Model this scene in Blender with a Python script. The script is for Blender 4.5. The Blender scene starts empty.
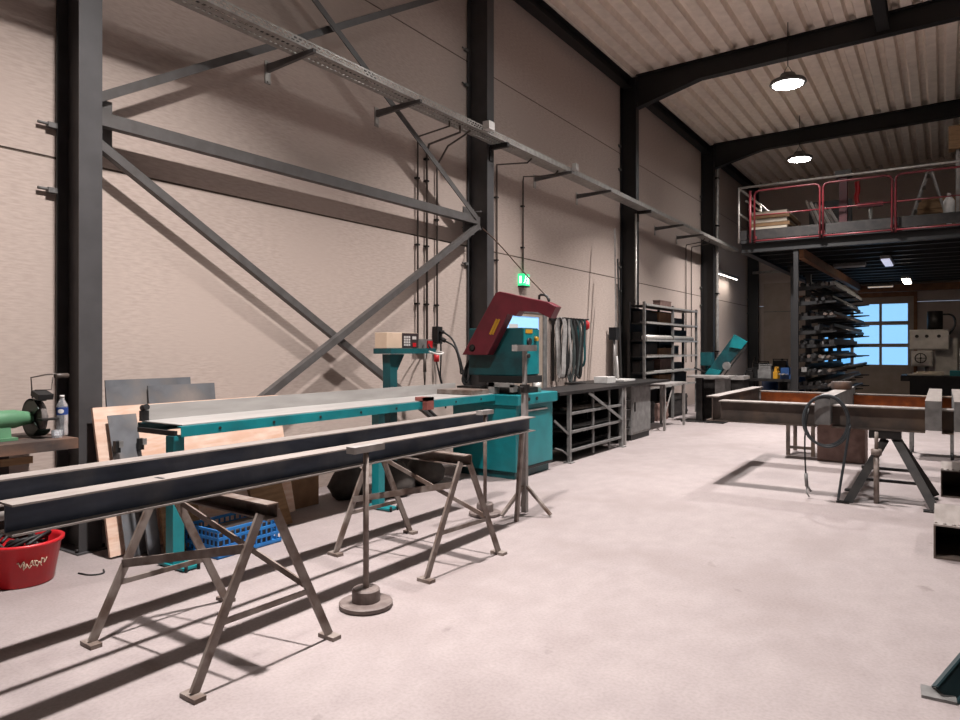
import bpy, bmesh, math, random
from mathutils import Vector, Matrix
R = random.Random(7)
C = bpy.context.scene.collection
V = Vector

# ------------------------------------------------------------------ materials
def s(r, g, b):
    f = lambda c: (c/255/12.92) if c/255 <= .04045 else ((c/255+.055)/1.055)**2.4
    return (f(r), f(g), f(b), 1)

ALB = .58
def mat(name, c1, c2=None, scale=6., rough=.6, metal=0., bump=0., stretch=(1, 1, 1), detail=5., lo=.35, hi=.65, c3=None, s3=1.5, spec=.5, alb=None):
    k = alb or ALB; dim = lambda c: None if c is None else (min(.9, c[0]*k), min(.9, c[1]*k), min(.9, c[2]*k), 1)
    c1, c2, c3 = dim(c1), dim(c2), dim(c3)
    m = bpy.data.materials.new(name); m.use_nodes = True
    nt = m.node_tree; b = nt.nodes['Principled BSDF']
    b.inputs['Base Color'].default_value = c1
    b.inputs['Roughness'].default_value = rough
    b.inputs['Metallic'].default_value = metal
    b.inputs['Specular IOR Level'].default_value = spec
    if c2 is not None:
        tc = nt.nodes.new('ShaderNodeTexCoord'); mp = nt.nodes.new('ShaderNodeMapping')
        mp.inputs['Scale'].default_value = stretch
        nt.links.new(tc.outputs['Object'], mp.inputs['Vector'])
        n = nt.nodes.new('ShaderNodeTexNoise'); n.inputs['Scale'].default_value = scale; n.inputs['Detail'].default_value = detail
        nt.links.new(mp.outputs['Vector'], n.inputs['Vector'])
        r = nt.nodes.new('ShaderNodeValToRGB')
        r.color_ramp.elements[0].position = lo; r.color_ramp.elements[0].color = c1
        r.color_ramp.elements[1].position = hi; r.color_ramp.elements[1].color = c2
        nt.links.new(n.outputs['Fac'], r.inputs['Fac'])
        out = r.outputs['Color']
        if c3 is not None:
            n3 = nt.nodes.new('ShaderNodeTexNoise'); n3.inputs['Scale'].default_value = s3; n3.inputs['Detail'].default_value = 8
            nt.links.new(tc.outputs['Object'], n3.inputs['Vector'])
            r3 = nt.nodes.new('ShaderNodeValToRGB')
            r3.color_ramp.elements[0].position = .5; r3.color_ramp.elements[0].color = (0, 0, 0, 1)
            r3.color_ramp.elements[1].position = .7; r3.color_ramp.elements[1].color = (1, 1, 1, 1)
            nt.links.new(n3.outputs['Fac'], r3.inputs['Fac'])
            mx = nt.nodes.new('ShaderNodeMix'); mx.data_type = 'RGBA'
            nt.links.new(r3.outputs['Color'], mx.inputs[0]); nt.links.new(out, mx.inputs[6]); mx.inputs[7].default_value = c3
            out = mx.outputs[2]
        nt.links.new(out, b.inputs['Base Color'])
        if bump:
            bp = nt.nodes.new('ShaderNodeBump'); bp.inputs['Strength'].default_value = bump; bp.inputs['Distance'].default_value = .01
            nt.links.new(n.outputs['Fac'], bp.inputs['Height']); nt.links.new(bp.outputs['Normal'], b.inputs['Normal'])
    return m

def emit(name, col, strength):
    m = bpy.data.materials.new(name); m.use_nodes = True
    nt = m.node_tree; b = nt.nodes['Principled BSDF']
    b.inputs['Base Color'].default_value = col
    b.inputs['Emission Color'].default_value = col
    b.inputs['Emission Strength'].default_value = strength
    return m

M = {}
M['wall'] = mat('precast_concrete', s(204, 187, 177), s(190, 173, 163), 26, .9, bump=.1, stretch=(1, .4, 2.4), c3=s(197, 180, 170), s3=.8, spec=.2, alb=.84)
M['joint'] = mat('joint_sealant', s(92, 78, 68), s(120, 104, 92), 20, .9)
M['floor'] = mat('concrete_floor', s(210, 196, 193), s(197, 183, 181), 7, .66, bump=.04, c3=s(190, 175, 172), s3=1.1, spec=.3, detail=9, lo=.3, hi=.7, stretch=(1, .6, 1), alb=.46)
M['deck'] = mat('deck_sheet', s(210, 198, 186), s(198, 186, 174), 5, .6, spec=.3, alb=1.4)
M['column'] = mat('grey_steel_paint', s(88, 86, 87), s(78, 76, 77), 5, .5, alb=.62)
M['darkcol'] = mat('dark_steel_paint', s(44, 43, 44), s(36, 35, 36), 5, .5, alb=.4)
M['unseenwall'] = M['darkcol']
M['brace'] = mat('brace_steel', s(98, 95, 94), s(86, 82, 80), 8, .5, 0, alb=.75)
M['galv'] = mat('galvanised', s(190, 186, 180), s(165, 160, 154), 14, .42, .4, alb=.8)
M['conduit'] = mat('conduit_grey', s(108, 96, 88), s(94, 83, 76), 10, .5)
M['teal'] = mat('teal_paint', s(20, 140, 146), s(12, 124, 132), 4, .4, c3=s(18, 110, 116), s3=3, alb=.72)
M['dteal'] = mat('dark_teal_paint', s(16, 84, 88), s(10, 66, 72), 4, .45, c3=s(10, 52, 58), s3=4, alb=.85)
M['burgundy'] = mat('burgundy_paint', s(134, 34, 52), s(116, 28, 44), 5, .4)
M['legteal'] = mat('dull_teal_steel', s(38, 70, 76), s(28, 54, 60), 5, .5, alb=.6)
M['press'] = mat('dark_red_paint', s(120, 30, 44), s(100, 24, 36), 5, .5, alb=.35)
M['rustred'] = mat('rust_red_cast', s(150, 84, 76), s(120, 62, 54), 9, .6, alb=.8)
M['black'] = mat('black_rubber', s(24, 23, 24), s(34, 33, 33), 12, .6)
M['darkmetal'] = mat('dark_metal', s(48, 46, 46), s(66, 62, 60), 10, .5, .5)
M['beam'] = mat('mill_scale_steel', s(66, 76, 92), s(50, 58, 72), 5, .4, .3, stretch=(3, .6, 3), c3=s(92, 96, 102), s3=2.2, alb=1.)
M['topsteel'] = mat('pale_top_steel', s(205, 193, 186), s(178, 166, 158), 6, .5, 0, stretch=(3, .5, 3), alb=.43)  # upper faces made paler, brightness from overhead light put into the colour
M['steel'] = mat('bare_steel', s(176, 170, 166), s(146, 140, 136), 8, .45, .1, alb=.7)
M['tabletop'] = mat('planed_steel_plate', s(200, 196, 192), s(182, 178, 174), 5, .5, .1, stretch=(3, .4, 3), alb=.66)
M['rusty'] = mat('trestle_steel', s(158, 146, 138), s(118, 100, 90), 9, .5, .1, c3=s(96, 72, 58), s3=7, alb=.66)
M['rustplate'] = mat('rusty_cast_disc', s(142, 128, 122), s(112, 97, 92), 14, .65, 0, alb=.62)
M['rust'] = mat('orange_rust', s(150, 80, 38), s(118, 62, 34), 8, .8, .0, alb=2.2)
M['brownsteel'] = mat('brown_steel', s(86, 74, 66), s(62, 54, 50), 6, .6, .1, c3=s(104, 84, 68), s3=2, alb=1.1)
M['greysteel'] = mat('grey_steel', s(128, 126, 124), s(104, 102, 100), 10, .6, .1, alb=.85)
M['plate'] = mat('grey_plate', s(110, 112, 116), s(92, 93, 96), 6, .5, .15, c3=s(134, 128, 124), s3=3, alb=.95)
M['osb'] = mat('plywood', s(228, 202, 184), s(212, 172, 148), 5, .75, bump=.1, stretch=(1, 1, 5), c3=s(216, 178, 156), s3=4, alb=.9)
M['wood'] = mat('timber', s(176, 138, 98), s(146, 110, 74), 5, .75, stretch=(1, 1, 8))
M['plywhite'] = mat('pale_board', s(216, 204, 188), s(196, 182, 164), 5, .7, alb=.8)
M['red'] = mat('red_plastic', s(196, 32, 40), s(176, 26, 34), 5, .38, alb=.95)
M['rail'] = mat('red_rail_paint', s(150, 44, 54), s(126, 34, 44), 8, .45, alb=.5)
M['blue'] = mat('blue_plastic', s(36, 122, 190), s(26, 102, 170), 5, .45, alb=.9)
M['bluepaint'] = mat('blue_paint', s(48, 92, 150), s(38, 74, 128), 5, .45)
M['green'] = mat('grinder_green', s(112, 166, 126), s(98, 150, 112), 6, .42, alb=.6)
M['dgreen'] = mat('dark_green', s(46, 70, 56), s(36, 56, 46), 6, .5)
M['cream'] = mat('cream_housing', s(222, 196, 172), s(210, 184, 160), 6, .55, alb=.8)
M['white'] = mat('white_paint', s(222, 218, 214), s(204, 200, 196), 6, .5, alb=.8)
M['machine'] = mat('machine_white', s(202, 196, 190), s(176, 170, 164), 4, .5, alb=.8)
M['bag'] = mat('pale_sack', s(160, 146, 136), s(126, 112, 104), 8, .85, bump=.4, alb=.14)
M['stone'] = mat('grinding_stone', s(150, 142, 138), s(128, 120, 116), 30, .9)
M['bench'] = mat('bench_wood', s(96, 80, 72), s(70, 58, 54), 8, .75, stretch=(3, .6, 3), c3=s(150, 108, 82), s3=2)
M['darkwood'] = mat('dark_cupboard', s(52, 42, 38), s(40, 33, 30), 8, .7)
M['yellow'] = mat('yellow_label', s(232, 172, 40), s(216, 156, 34), 9, .5)
M['carton'] = mat('cardboard', s(166, 126, 92), s(146, 108, 78), 8, .8)
M['brownbox'] = mat('brown_block', s(112, 88, 80), s(92, 70, 64), 9, .75, bump=.2, alb=1.1)
M['slingwhite'] = mat('sling_white', s(206, 200, 196), s(180, 174, 170), 14, .85)
M['slinggrey'] = mat('sling_grey', s(92, 100, 98), s(70, 78, 78), 14, .85)
M['hose'] = mat('hose_rubber', s(52, 58, 62), s(66, 72, 76), 14, .4)
M['paper'] = mat('paper_white', s(230, 228, 226), alb=.8)
M['labelblue'] = mat('label_blue', s(40, 78, 158))
M['keypad'] = mat('keypad_dark', s(56, 40, 42))
M['key'] = mat('key_grey', s(186, 180, 176), alb=.9)
M['rope'] = mat('rope_brown', s(92, 66, 52))
M['beige'] = mat('lintel_timber', s(170, 118, 78), s(148, 98, 64), 5, .7)
M['doorpanel'] = mat('sectional_door_panel', s(176, 158, 144), s(162, 146, 132), 3, .6, alb=.85)
M['lamp'] = emit('lamp_diffuser', (1, .985, .97, 1), 30)
M['lampwarm'] = emit('warm_tube', (1, .86, .72, 1), 14)
M['lampwarmdim'] = emit('faint_warm_tube', (1, .8, .64, 1), .14)
M['walltube'] = emit('wall_tube', (1, .93, .86, 1), 2.2)
M['tubedim'] = emit('dim_tube', (.75, .78, 1, 1), .25)
M['exit'] = emit('exit_green', (.03, .62, .22, 1), .5)
M['exitwhite'] = emit('exit_white', (.8, 1, .9, 1), .6)
M['day'] = emit('daylight_pane', (.16, .50, .95, 1), .45)
M['daypale'] = emit('daylight_frosted', (.27, .58, .95, 1), .48)
M['daydeep'] = emit('daylight_door_glass', (.30, .58, .95, 1), .3)
g = bpy.data.materials.new('clear_plastic'); g.use_nodes = True
b_ = g.node_tree.nodes['Principled BSDF']; b_.inputs['Transmission Weight'].default_value = .85; b_.inputs['Roughness'].default_value = .12
b_.inputs['IOR'].default_value = 1.2; b_.inputs['Base Color'].default_value = (.9, .92, .95, 1); M['clear'] = g

# ------------------------------------------------------------------ building helpers
ORG = {}
def ib(w, h, tf, tw):
    a, b = w/2, h/2; t = tw/2
    return [(-a, -b), (a, -b), (a, -b+tf), (t, -b+tf), (t, b-tf), (a, b-tf), (a, b), (-a, b), (-a, b-tf), (-t, b-tf), (-t, -b+tf), (-a, -b+tf)]
def chan(w, h, t):   # channel open to +side
    a, b = w/2, h/2
    return [(-a, -b), (a, -b), (a, -b+t), (-a+t, -b+t), (-a+t, b-t), (a, b-t), (a, b), (-a, b)]
def ang(w, h, t):
    return [(0, 0), (w, 0), (w, t), (t, t), (t, h), (0, h)]

class MB:
    def __init__(self): self.bm = bmesh.new(); self.k = 0
    def mi(self, k): self.k = k; return self
    def _f(self, vs):
        try:
            f = self.bm.faces.new(vs); f.material_index = self.k; return f
        except ValueError: return None
    def box(self, x0, x1, y0, y1, z0, z1, rz=0, rx=0, ry=0):
        c = V(((x0+x1)/2, (y0+y1)/2, (z0+z1)/2))
        rot = Matrix.Rotation(rz, 3, 'Z') @ Matrix.Rotation(ry, 3, 'Y') @ Matrix.Rotation(rx, 3, 'X')
        vs = []
        for x in (x0, x1):
            for y in (y0, y1):
                for z in (z0, z1): vs.append(self.bm.verts.new(c + rot @ (V((x, y, z))-c)))
        for q in ((0, 1, 3, 2), (4, 6, 7, 5), (0, 4, 5, 1), (2, 3, 7, 6), (0, 2, 6, 4), (1, 5, 7, 3)): self._f([vs[i] for i in q])
        return self
    def prof(self, pts, p, q, up=(0, 0, 1)):
        p, q = V(p), V(q); d = (q-p).normalized(); up = V(up)
        sd = d.cross(up)
        if sd.length < 1e-5: sd = d.cross(V((0, 1, 0)))
        sd.normalize(); u = sd.cross(d)
        A = [self.bm.verts.new(p+sd*a+u*b) for a, b in pts]; B = [self.bm.verts.new(q+sd*a+u*b) for a, b in pts]
        n = len(pts)
        self._f(A[::-1]); self._f(B)
        for i in range(n): self._f([A[i], A[(i+1) % n], B[(i+1) % n], B[i]])
        return self
    def bar(self, p, q, w, h=None, up=(0, 0, 1)):
        h = w if h is None else h
        return self.prof([(-w/2, -h/2), (w/2, -h/2), (w/2, h/2), (-w/2, h/2)], p, q, up)
    def poly(self, pts, off):   # 3d polygon extruded by vector
        off = V(off); A = [self.bm.verts.new(V(a)) for a in pts]; B = [self.bm.verts.new(V(a)+off) for a in pts]; n = len(A)
        self._f(A[::-1]); self._f(B)
        for i in range(n): self._f([A[i], A[(i+1) % n], B[(i+1) % n], B[i]])
        return self
    def cyl(self, p, q, r, r2=None, n=16):
        r2 = r if r2 is None else r2
        p, q = V(p), V(q); d = (q-p).normalized(); a = d.orthogonal().normalized(); b = d.cross(a)
        A, B = [], []
        for i in range(n):
            t = 2*math.pi*i/n; o = a*math.cos(t)+b*math.sin(t)
            A.append(self.bm.verts.new(p+o*r)); B.append(self.bm.verts.new(q+o*r2))
        self._f(A[::-1]); self._f(B)
        for i in range(n):
            f = self._f([A[i], A[(i+1) % n], B[(i+1) % n], B[i]])
            if f: f.smooth = True
        return self
    def lathe(self, c, prof, n=20, axis='Z', sx=1, sy=1, cap=True, smooth=True):
        c = V(c); rings = []
        for r, z in prof:
            ring = []
            for i in range(n):
                t = 2*math.pi*i/n; o = V((r*math.cos(t)*sx, r*math.sin(t)*sy, z))
                if axis == 'Y': o = V((o.x, o.z, o.y))
                if axis == 'X': o = V((o.z, o.x, o.y))
                ring.append(self.bm.verts.new(c+o))
            rings.append(ring)
        for a, b in zip(rings, rings[1:]):
            for i in range(n):
                f = self._f([a[i], a[(i+1) % n], b[(i+1) % n], b[i]])
                if f: f.smooth = smooth
        if cap: self._f(rings[0][::-1]); self._f(rings[-1])
        return self
    def tube(self, pts, r, n=8, smooth=0):
        pts = [V(p) for p in pts]
        for _ in range(smooth):
            o = [pts[0]]
            for a, b in zip(pts, pts[1:]): o += [a*.75+b*.25, a*.25+b*.75]
            o.append(pts[-1]); pts = o
        d = (pts[1]-pts[0]).normalized(); a = d.orthogonal().normalized(); rings = []
        for i, p in enumerate(pts):
            if 0 < i < len(pts)-1: d = ((pts[i+1]-p).normalized()+(p-pts[i-1]).normalized())
            elif i: d = p-pts[i-1]
            if d.length < 1e-9: d = V((0, 0, 1))
            d = d.normalized(); a = (a-d*a.dot(d))
            a = a.normalized() if a.length > 1e-6 else d.orthogonal().normalized()
            b = d.cross(a)
            rings.append([self.bm.verts.new(p+(a*math.cos(2*math.pi*k/n)+b*math.sin(2*math.pi*k/n))*r) for k in range(n)])
        for A, B in zip(rings, rings[1:]):
            for i in range(n):
                f = self._f([A[i], A[(i+1) % n], B[(i+1) % n], B[i]])
                if f: f.smooth = True
        self._f(rings[0][::-1]); self._f(rings[-1])
        return self
    def ribbon(self, pts, w, t, side):  # flat strap along pts, width along side vector
        sd = V(side).normalized(); pts = [V(p) for p in pts]; rings = []
        for i, p in enumerate(pts):
            d = (pts[min(i+1, len(pts)-1)]-pts[max(i-1, 0)]).normalized(); nn = d.cross(sd).normalized()
            rings.append([self.bm.verts.new(p+sd*w/2*x+nn*t/2*y) for x, y in ((-1, -1), (1, -1), (1, 1), (-1, 1))])
        for A, B in zip(rings, rings[1:]):
            for i in range(4): self._f([A[i], A[(i+1) % 4], B[(i+1) % 4], B[i]])
        self._f(rings[0][::-1]); self._f(rings[-1])
        return self
    def build(self, name, m, parent=None, loc=None, local=False, bevel=0, rz=0):
        o = V((0, 0, 0))
        if parent is not None and not local: o = ORG[parent.name]
        if parent is None and loc is not None: o = V(loc)
        if not local:
            for v in self.bm.verts: v.co -= o
        bmesh.ops.recalc_face_normals(self.bm, faces=self.bm.faces[:])
        me = bpy.data.meshes.new(name); self.bm.to_mesh(me); self.bm.free()
        for mm in (m if isinstance(m, (list, tuple)) else [m]): me.materials.append(M[mm])
        ob = bpy.data.objects.new(name, me); C.objects.link(ob)
        if parent is not None: ob.parent = parent; ORG[ob.name] = ORG.get(parent.name, V((0, 0, 0)))
        else:
            ob.location = o; ob.rotation_euler[2] = rz; ORG[ob.name] = o
        if bevel:
            bv = ob.modifiers.new('edge', 'BEVEL'); bv.width = bevel; bv.segments = 2; bv.limit_method = 'ANGLE'
        return ob

def tag(o, label, cat, group=None, kind=None):
    o['label'] = label; o['category'] = cat
    if group: o['group'] = group
    if kind: o['kind'] = kind
    return o
def thing(name, label, cat, loc, group=None, rz=0):
    o = bpy.data.objects.new(name, None); C.objects.link(o); o.location = loc; o.rotation_euler[2] = rz
    o.empty_display_size = .1; ORG[o.name] = V(loc)
    return tag(o, label, cat, group)
def struct(o, label=None, cat=None):
    o['kind'] = 'structure'
    if label: o['label'] = label
    if cat: o['category'] = cat
    return o
def copy_tree(o, parent=None, loc=None, label=None, rz=None):
    c = o.copy(); C.objects.link(c)
    if parent is not None: c.parent = parent
    if loc is not None: c.location = loc; ORG[c.name] = V(loc)
    if label: c['label'] = label
    if rz is not None: c.rotation_euler[2] = rz
    for ch in list(o.children): copy_tree(ch, c)
    return c
def single(mb, name, m, label, cat, loc=None, group=None, **k):
    return tag(mb.build(name, m, loc=loc, **k), label, cat, group)

# ------------------------------------------------------------------ setting
YE = 26.9          # end wall
XR = 12.2
struct(MB().box(-.4, XR+.3, -5.4, YE+.4, -.25, 0).build('floor', 'floor'), 'pale pinkish grey concrete workshop floor with faint stains', 'floor')
COLY = [-3.2, 2.83, 8.62, 14.55, 20.7, 26.55]
w = MB()
zs = [(0, .62), (.634, 3.12), (3.14, 5.902), (5.92, 7.9)]
for z0, z1 in zs: w.box(-.2, 0, -5.2, YE+.2, z0, z1)
w.mi(1).box(-.19, -.006, -5.2, YE+.2, 0, 7.85)
struct(w.build('wall_left', ['wall', 'joint']), 'warm beige precast concrete side wall with horizontal panel joints', 'wall')
e = MB()
for z0, z1 in zs: e.box(0, 1.55, YE, YE+.2, z0, z1)
for z0, z1 in zs: e.box(5.15, XR, YE, YE+.2, z0, z1)
e.box(1.55, 5.15, YE, YE+.2, 3.3, 7.9)
struct(e.build('wall_back', 'wall'), 'beige concrete end wall around the glazed overhead door', 'wall')
struct(MB().box(XR, XR+.2, -5.2, YE+.2, 0, 7.9).build('wall_right', 'darkwood'), 'unseen wall on the far side of the hall, darkened to cut bounce light', 'wall')  # wall out of view, dark colour chosen to cut bounced light
struct(MB().box(-.2, XR+.2, -5.4, -5.2, 0, 7.9).build('wall_rear', 'darkwood'), 'unseen wall behind the viewer, darkened to deepen the shadows', 'wall')  # dark here too, so less light bounces into the shadows
# corrugated roof deck, ribs along Y
c = MB(); pitch = .345; x = -.2; prof = []
zr = lambda X: 7.56+.022*X
while x < XR+.2:
    prof += [(x, 0), (x+.17, 0), (x+.205, .12), (x+.3, .12)]; x += pitch
pts = [(px, zr(px)+pz) for px, pz in prof]
top = [(pts[-1][0], 8.1), (pts[0][0], 8.1)]
A = [c.bm.verts.new((a, -5.4, b)) for a, b in pts+top]; B = [c.bm.verts.new((a, YE+.2, b)) for a, b in pts+top]
n = len(A)
for i in range(n): c._f([A[i], A[(i+1) % n], B[(i+1) % n], B[i]])
struct(c.build('ceiling', 'deck'), 'corrugated pale steel roof deck between dark rafters', 'ceiling')

fm = M['floor'].node_tree; bs = fm.nodes['Principled BSDF']; src = bs.inputs['Base Color'].links[0].from_socket
tc = fm.nodes.new('ShaderNodeTexCoord'); v = fm.nodes.new('ShaderNodeTexNoise'); v.inputs['Scale'].default_value = 3.2; v.inputs['Detail'].default_value = 3; v.inputs['Distortion'].default_value = .6
fm.links.new(tc.outputs['Object'], v.inputs['Vector'])
cr = fm.nodes.new('ShaderNodeValToRGB'); cr.color_ramp.elements[0].position = .70; cr.color_ramp.elements[0].color = (1, 1, 1, 1); cr.color_ramp.elements[1].position = .78; cr.color_ramp.elements[1].color = (.72, .7, .7, 1)
fm.links.new(v.outputs['Fac'], cr.inputs['Fac'])
v2 = fm.nodes.new('ShaderNodeTexNoise'); v2.inputs['Scale'].default_value = 55; v2.inputs['Detail'].default_value = 6
fm.links.new(tc.outputs['Object'], v2.inputs['Vector'])
cr2 = fm.nodes.new('ShaderNodeValToRGB'); cr2.color_ramp.elements[0].position = .3; cr2.color_ramp.elements[0].color = (.86, .85, .85, 1); cr2.color_ramp.elements[1].position = .6; cr2.color_ramp.elements[1].color = (1, 1, 1, 1)
fm.links.new(v2.outputs['Fac'], cr2.inputs['Fac'])
mA = fm.nodes.new('ShaderNodeMix'); mA.data_type = 'RGBA'; mA.blend_type = 'MULTIPLY'; mA.inputs[0].default_value = 1
fm.links.new(src, mA.inputs[6]); fm.links.new(cr.outputs['Color'], mA.inputs[7])
mB = fm.nodes.new('ShaderNodeMix'); mB.data_type = 'RGBA'; mB.blend_type = 'MULTIPLY'; mB.inputs[0].default_value = 1
fm.links.new(mA.outputs[2], mB.inputs[6]); fm.links.new(cr2.outputs['Color'], mB.inputs[7]); fm.links.new(mB.outputs[2], bs.inputs['Base Color'])

# columns
def column(Y, label, mat_):
    t = thing('steel_column', label, 'column', (.2, Y, 0), 'steel columns along the left wall'); t['kind'] = 'structure'
    MB().prof(ib(.18, .36, .0127, .009), (.2, Y, .012), (.2, Y, 7.55), up=(1, 0, 0)).build('shaft', mat_, t)
    MB().box(.0, .42, Y-.12, Y+.12, 0, .012).build('base_plate', mat_, t)
    for dx in (.05, .35):
        for dy in (-.1, .1): MB().cyl((dx+.02, Y+dy, .012), (dx+.02, Y+dy, .04), .016, n=6).build('anchor_bolt', 'darkmetal', t)
    for z in (2.86, 3.38, 5.53, 6.05):
        k = MB().box(.002, .05, Y-.16, Y-.09, z-.02, z+.02); k.cyl((.03, Y-.23, z+.005), (.03, Y-.14, z+.005), .012, n=8); k.build('panel_clip', 'greysteel', t)
    return t
labs = ['dark steel wall column standing behind the viewpoint', 'dark grey steel column beside the bench grinder', 'tall dark steel column behind the bandsaw', 'dark steel column beside the bar rack, hung with a pale air pipe', 'dark steel column past the bar rack with a white drain pipe', 'dark steel column in the far corner against the end wall']
for Y, l in zip(COLY, labs): column(Y, l, 'column' if Y < 12 else 'darkcol')
# rafters with haunch
for i, Y in enumerate(COLY[:-1]):
    m = MB()
    zt = lambda X: zr(X)-.005
    pts = [(.385, zt(.4)), (XR, zt(XR)), (XR, zt(XR)-.4), (1.75, zt(1.75)-.4), (.385, zt(.4)-.72)]
    m.poly([(a, Y-.006, b) for a, b in pts], (0, .012, 0))
    for (x0, x1, f0, f1) in ((.385, 1.75, -.72, -.4), (1.75, XR, -.4, -.4)):
        p = V((x0, Y, zt(x0)+f0+.008)); q = V((x1, Y, zt(x1)+f1+.008)); m.bar(p, q, .19, .018)
    m.bar((.385, Y, zt(.4)-.009), (XR, Y, zt(XR)-.009), .19, .018)
    struct(m.build('rafter_beam', 'darkcol'), ['rafter over the rear of the hall', 'rafter above the near column, out of the frame', 'rafter above the column behind the bandsaw', 'dark haunched rafter in front of the nearer hanging lamp', 'dark haunched rafter above the mezzanine lamp'][i], 'rafter')
struct(MB().prof(ib(.2, .22, .012, .01), (.16, -5.2, 7.44), (.16, YE, 7.44)).build('eaves_beam', 'darkcol'), 'dark eaves beam running along the top of the left wall', 'beam')
struct(MB().prof(ib(.2, .24, .012, .01), (5.05, 8.72, 7.45), (5.05, 14.45, 7.45)).build('tie_beam', 'darkcol'), 'short dark tie beam meeting the rafter at upper right', 'beam')

# sectional overhead door with window rows, end wall
d = thing('door_1', 'beige sectional overhead door with blue daylight windows in the end wall', 'door', (3.35, YE, 0)); d['kind'] = 'structure'
m = MB(); cols = [(2.5, 3.3), (3.4, 4.16), (4.24, 4.98)]; rows = [(1.04, 1.63), (1.75, 2.37), (2.5, 3.08)]
m.box(1.55, 5.15, YE+.02, YE+.08, 0, 1.04); m.box(1.55, 5.15, YE+.02, YE+.08, 3.08, 3.3)
for a, b in ((1.63, 1.75), (2.37, 2.5)): m.box(1.55, 5.15, YE+.02, YE+.08, a, b)
xs = [1.55]+[v for cc in cols for v in cc]+[5.15]
for k in range(0, len(xs), 2):
    for a, b in rows: m.box(xs[k], xs[k+1], YE+.02, YE+.08, a, b)
for z in (.5, 1.0): m.box(1.55, 5.15, YE+.005, YE+.02, z-.008, z+.008)
m.build('door_leaf', 'doorpanel', d)
for a, b in rows:
    for x0, x1 in cols: MB().box(x0, x1, YE+.04, YE+.055, a, b).build('window_pane', 'day' if x0 < 3.35 else 'daypale', d)
for xx in (1.5, 5.2): MB().box(xx-.05, xx+.05, YE-.06, YE-.001, 0, 3.4).build('track', 'beige', d)
MB().box(1.45, 5.25, YE-.1, YE-.001, 3.31, 3.46).build('lintel', 'beige', d)
# glazed side door behind the saw
d2 = thing('door_2', 'blue-lit glazed door in the side wall behind the bandsaw', 'door', (0, 10.2, 0)); d2['kind'] = 'structure'
m = MB()
for y0, y1 in ((9.3, 9.42), (10.84, 10.98)): m.box(.001, .06, y0, y1, 0, 2.28)
m.box(.001, .06, 9.42, 10.84, 2.2, 2.28); m.build('frame', 'greysteel', d2)
m = MB(); m.box(.001, .045, 9.42, 10.84, 0, 1.7); m.box(.001, .045, 9.42, 9.5, 1.7, 2.2); m.box(.001, .045, 10.72, 10.84, 1.7, 2.2); m.box(.001, .045, 9.5, 10.72, 2.14, 2.2)
m.build('leaf', 'doorpanel', d2)
MB().box(.012, .03, 9.5, 10.72, 1.7, 2.14).build('glass', 'daydeep', d2)
MB().box(.0305, .034, 9.72, 10.0, 1.74, 2.0).build('notice', 'paper', d2)
m = MB(); m.tube([(.045, 10.7, 1.05), (.09, 10.7, 1.05), (.09, 10.58, 1.05)], .011); m.build('handle', 'galv', d2)

# ------------------------------------------------------------------ lamps
def high_bay(X, Y, label, power=1., col=(1, .94, .92)):
    z = 6.5; t = thing('hanging_lamp', label, 'lamp', (X, Y, z), 'round hanging lamps under the roof')
    MB().lathe((X, Y, z), [(.3, 0), (.32, .02), (.3, .07), (.16, .12), (.12, .2), (.05, .22)], 28).build('housing', 'greysteel', t)
    MB().cyl((X, Y, z-.012), (X, Y, z), .255, n=28).build('diffuser', 'lamp', t)
    m = MB(); m.tube([(X-.1, Y, z+.18), (X, Y, z+.36), (X+.1, Y, z+.18)], .008, 6); m.build('hanger', 'darkmetal', t)
    m = MB(); m.cyl((X, Y, z+.36), (X, Y, zr(X)+.02), .009, n=6); m.build('chain', 'darkmetal', t)
    L = bpy.data.lights.new('lamp_light', 'AREA'); L.shape = 'DISK'; L.size = .24; L.spread = math.radians(SPREAD); L.energy = LAMP*power; L.color = col
    o = bpy.data.objects.new('lamp_light', L); C.objects.link(o); o.location = (0, 0, -.03); o.parent = t
LAMP = 165; SPREAD = 111
high_bay(3.1, 2.8, 'round lamp hanging above the near trestles, out of the frame', 1.)
high_bay(3.1, 8.3, 'round lamp hanging above the bandsaw, out of the frame', .75)
high_bay(3.55, 13.9, 'bright round lamp hanging between the rafters, the larger in view', 1.1, (1, .95, .93))
high_bay(2.85, 19.6, 'bright round lamp hanging above the mezzanine, the smaller in view', .9)
for Y, l in ((4.0, 'first'), (9.0, 'second'), (13.9, 'third')): high_bay(8.9, Y, 'round fill lamp in the %s bay of an assumed far row, out of the frame' % l, .14)  # assumed lamps out of view, added weak as fill

# ------------------------------------------------------------------ wind bracing on the wall
def brace(name, p, q, label, w_=.075, h_=.075, kind='L'):
    m = MB()
    if kind == 'L': m.prof([(a-w_/2, b) for a, b in ang(w_, h_, .01)], p, q, up=(-1, 0, 0))
    else: m.prof(chan(.09, .11, .008), q, p)
    return single(m, name, 'brace', label, 'brace', loc=p, group='steel wind braces on the left wall')
XB = .23
brace('brace_rail', (XB, 2.9, 3.465), (XB, 8.5, 3.475), 'grey horizontal steel rail bracing the two nearest columns', kind='C')
brace('diagonal_brace', (XB-.03, 2.93, 3.32), (XB-.03, 8.3, .2), 'lower diagonal brace falling from the near column to the saw column foot')
brace('diagonal_brace', (XB+.06, 8.48, 3.4), (XB+.06, 3.0, .16), 'lower diagonal brace rising to the saw column under the rail')
brace('diagonal_brace', (XB-.03, 2.93, 3.62), (XB-.03, 8.4, 6.9), 'upper diagonal brace rising from the near column above the rail')
brace('diagonal_brace', (XB+.06, 8.4, 3.5), (XB+.06, 3.0, 6.72), 'upper diagonal brace falling to the saw column above the rail')
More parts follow.
